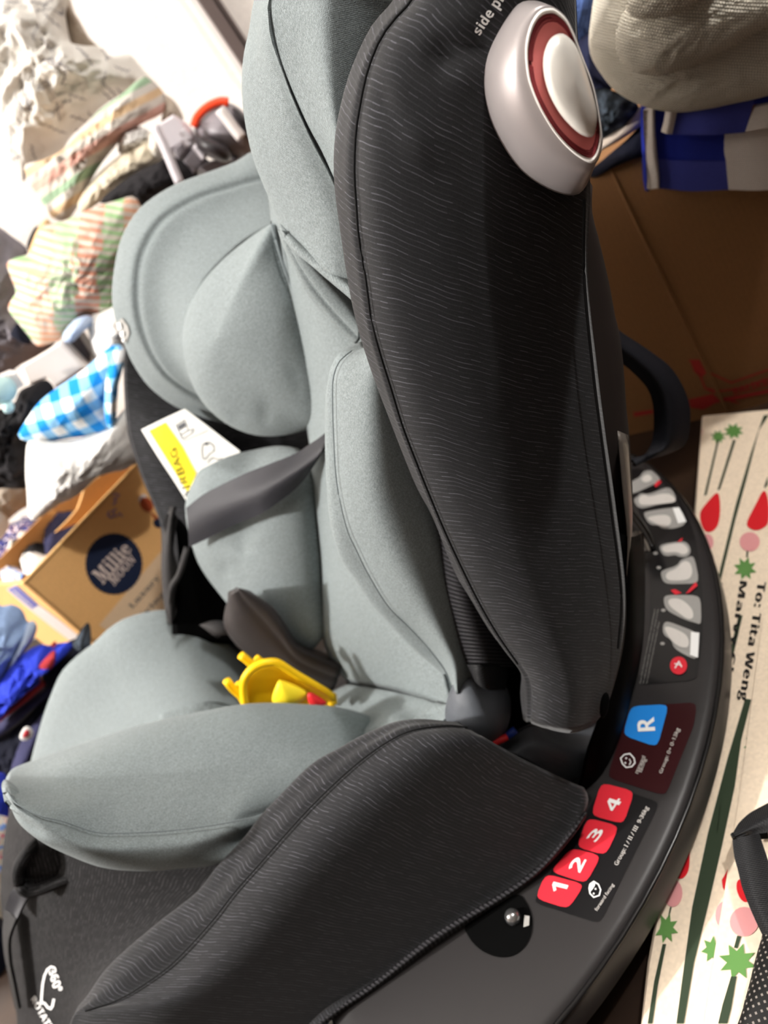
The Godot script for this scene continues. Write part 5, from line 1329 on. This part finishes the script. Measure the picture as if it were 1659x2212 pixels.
func gifts() -> void:
	var g := thing("wrapped_gift", "flat gift in cream paper with red and green ornaments, right of the seat base", "gift")
	var h := 0.03
	put("parcel", slab(ry("1515,897,.03 1690,880 1720,2290 1372,2290 1395,2080 1455,1750 1490,1500 1498,1100"), Vector3.DOWN, 0.028, 0.003, 0, "gift"), M.wrap, g)
	put("paper_overlap", slab(ry("1648,1330,.0335 1720,1300 1740,2290 1508,2290 1540,2080 1566,1920 1600,1700"), Vector3.DOWN, 0.0012, 0.0, 0, "gift2"), M.wrap, g, "overlapping edge of the wrapping paper")
	var stems := ["1584,950 1590,952 1556,1058 1550,1060", "1550,950 1554,951 1527,1070 1521,1072", "1650,898 1662,896 1640,930 1612,1040 1590,1120 1560,1245 1540,1330 1536,1330 1556,1230 1590,1090 1622,980", "1651,1052 1659,1030 1659,1048 1652,1056", "1610,1510 1624,1512 1602,1600 1588,1700 1560,1830 1530,1960 1500,2080 1478,2212 1462,2212 1478,2090 1496,1960 1530,1800 1572,1640", "1561,1700 1566,1700 1550,1800 1546,1800", "1432,2040 1440,2040 1422,2130 1410,2212 1400,2212 1414,2120", "1448,1960 1452,1960 1446,1985 1443,1984", "1614,1180 1618,1180 1616,1205 1612,1205", "1596,1330 1605,1330 1570,1480 1560,1480"]
	put_each("ornament_stem", stems, "gift", M.wrap_stem, g, "", 0.0006, 60.0)
	var star := func(x: float, y: float, r: float, k: float, n: int) -> PackedVector2Array:
		var s := PackedVector2Array()
		for i in n * 2:
			var a := TAU * i / (n * 2) + 0.3
			s.append(Vector2(x + cos(a) * (r if i % 2 == 0 else r * 0.55), y + sin(a) * (r if i % 2 == 0 else r * 0.55) * k))
		return s
	put_each("ornament_star", [star.call(1585, 932, 23, 0.8, 8), star.call(1552, 944, 17, 0.9, 8), star.call(1610, 1229, 26, 1.0, 8), star.call(1440, 2006, 27, 1.25, 8), star.call(1545, 1598, 16, 1.4, 7), star.call(1627, 1612, 20, 1.3, 7), star.call(1650, 1640, 14, 1.3, 7)], "gift", M.wrap_green, g, "", 0.0006, 60.0)
	put_each("ornament_drop", ["~1552,1059 1557,1090 1555,1125 1548,1142 1533,1152 1519,1146 1510,1110 1524,1090", "~1651,1054 1661,1080 1662,1130 1650,1142 1632,1148 1616,1140 1612,1130 1630,1096", "~1491,1770 1491,1830 1490,1880 1478,1898 1466,1900 1452,1890 1462,1850 1478,1800", "1572,1390 1578,1400 1575,1470 1560,1500 1548,1490 1552,1440"], "gift", M.wrap_red, g, "", 0.0006, 60.0)
	put_each("ornament_ball", [circle2(1620, 1171, 22, 21), circle2(1528, 1172, 14, 18), circle2(1454, 1930, 21, 30), circle2(1555, 1525, 9, 20), circle2(1510, 930, 9, 14), circle2(1570, 1978, 24, 32), circle2(1640, 1540, 14, 24)], "gift", M.wrap_pink, g, "", 0.0006, 60.0)
	put("overlap_star", print_poly([star.call(1594, 2078, 42, 0.98, 8)], "gift2", 0.0006, 60.0), M.wrap_green, g, "green star on the overlapping paper")
	put("overlap_star", print_poly([star.call(1540, 2052, 25, 1.2, 7)], "gift", 0.0006, 60.0), M.wrap_green, g)
	put("overlap_ball", print_poly([circle2(1608, 1992, 31, 32)], "gift2", 0.0006, 60.0), M.wrap_pink, g)
	put("overlap_drop", print_poly([circle2(1606, 1925, 13, 26, -0.3)], "gift2", 0.0006, 60.0), M.wrap_red, g)
	put("overlap_drop", print_poly(["1584,1858 1586,1870 1574,1938 1562,1918 1560,1902"], "gift", 0.0006, 60.0), M.wrap_red, g)
	put_each("overlap_stem", ["1593,2022 1602,2024 1594,2050 1586,2048", "1580,2110 1592,2110 1580,2180 1572,2212 1552,2212 1562,2170"], "gift2", M.wrap_stem, g, "", 0.0006, 60.0)
	put("marker_writing", print_text("To: Tita Weng", "1632,1257 1592,1512 1616,1518 1657,1260", "gift", true, 0.0012), M.black_ink, g, "handwriting in black marker")
	put("marker_writing", print_text("Marvy Clar", "1594,1255 1560,1500 1578,1502 1616,1258", "gift", true, 0.0012), M.black_ink, g, "second line in black marker")
	put("marker_writing", print_text("and:", "1552,1258 1548,1345 1560,1345 1566,1258", "gift", false, 0.0012), M.black_ink, g)
	var hd := thing("bag_handle", "black webbing handle folded over the wrapped gift at the right edge", "strap")
	put("upper_band", patch([ry("1700,1715,.055 1660,1734 1620,1756 1596,1778 1584,1798", ), ry("1700,1750,.065 1660,1765 1628,1782 1602,1798 1586,1806"), ry("1700,1790,.060 1660,1798 1630,1802 1600,1806 1582,1812")], 20, 6, {"thick": 0.003, "square": true}), M.web_black, hd)
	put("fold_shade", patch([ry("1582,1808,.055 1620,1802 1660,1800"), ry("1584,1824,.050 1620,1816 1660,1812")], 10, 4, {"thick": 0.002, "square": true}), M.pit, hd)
	put("lower_band", patch([ry("1582,1815,.060 1586,1850 1594,1880 1604,1920 1622,1966 1642,2010 1655,2035"), ry("1612,1806,.065 1618,1850 1626,1890 1634,1930 1648,1970 1665,2010 1680,2040"), ry("1640,1800,.060 1650,1830 1660,1860 1672,1900 1690,1960 1705,2000 1720,2040")], 24, 8, {"thick": 0.003, "square": true}), M.web_black, hd)
	one("mesh_bag", pillow(ry("1665,1998,.050 1650,2030 1636,2080 1622,2140 1606,2200 1590,2290 1760,2290 1760,1990"), 40, 14, {"bulge": 0.02, "back": 0.015}), M.mesh_bag, "black mesh bag with pale dots in the lower right corner", "bag")
	one("striped_garment", pillow(ry("690,2215,.02 740,2185 790,2158 815,2138 840,2150 880,2185 920,2230 900,2290 680,2290"), 40, 12, {"bulge": 0.01, "back": 0.008, "soft": true, "amp": 0.004}), M.striped_blue, "blue grey garment with two white stripes under the seat front", "clothing")

func _ready() -> void:
	# ---- camera
	var yaw := deg_to_rad(-4.6)
	var pitch := deg_to_rad(26.1)
	var roll := deg_to_rad(-38.6)
	var fwd := Vector3(sin(yaw) * cos(pitch), -sin(pitch), -cos(yaw) * cos(pitch))
	var right := Vector3(cos(yaw), 0, sin(yaw))
	var up := right.cross(fwd)
	cb = Basis(cos(roll) * right + sin(roll) * up, -sin(roll) * right + cos(roll) * up, -fwd)
	var cam := Camera3D.new()
	cam.name = "camera"
	cam.transform = Transform3D(cb, eye)
	cam.keep_aspect = Camera3D.KEEP_HEIGHT
	cam.fov = rad_to_deg(2.0 * atan(IH / 2.0 / FOCAL))
	cam.near = 0.02
	cam.far = 20.0
	var ca := CameraAttributesPhysical.new()
	ca.frustum_focal_length = 18.02
	ca.frustum_focus_distance = 0.42
	ca.exposure_aperture = 4.7
	cam.attributes = ca
	add_child(cam)
	cam.current = true
	# ---- surroundings and exposure
	var env := Environment.new()
	env.background_mode = Environment.BG_COLOR
	env.background_color = Color(0, 0, 0)
	env.tonemap_mode = Environment.TONE_MAPPER_LINEAR
	env.tonemap_exposure = 1.0
	env.sdfgi_enabled = true
	env.ssao_enabled = true
	env.ssil_enabled = true
	var we := WorldEnvironment.new()
	we.name = "surroundings"
	we.environment = env
	add_child(we)
	make_materials()
	# ---- the room's lamps: frosted globes on cords
	lamp(Vector3(-2.3, 2.05, -0.5), 11.0, "frosted globe lamp hanging low beside the laundry pile")
	lamp(Vector3(1.2, 2.3, 0.1), 3.6, "frosted globe lamp hanging high above the brown box")
	room()
	child_seat()
	toy()
	laundry()
	printed_carton()
	near_left()
	towels()
	gifts()

func lamp(at: Vector3, energy: float, label: String) -> void:
	var lt := thing("pendant_lamp", label, "lamp")
	lt.position = at
	var globe := SphereMesh.new()
	globe.radius = 0.05
	globe.height = 0.1
	put("bulb", globe, M.lamp, lt)
	put("cord", tube(PackedVector3Array([Vector3(0, 0.05, 0), Vector3(0, 2.5 - at.y, 0)]), 0.004, 8), M.white_plastic, lt)
	var li := OmniLight3D.new()
	li.name = "lamp_light"
	li.light_color = Color8(255, 252, 249)
	li.light_energy = energy
	li.light_size = 0.045
	li.omni_range = 8.0
	li.omni_attenuation = 2.0
	li.shadow_enabled = true
	lt.add_child(li)
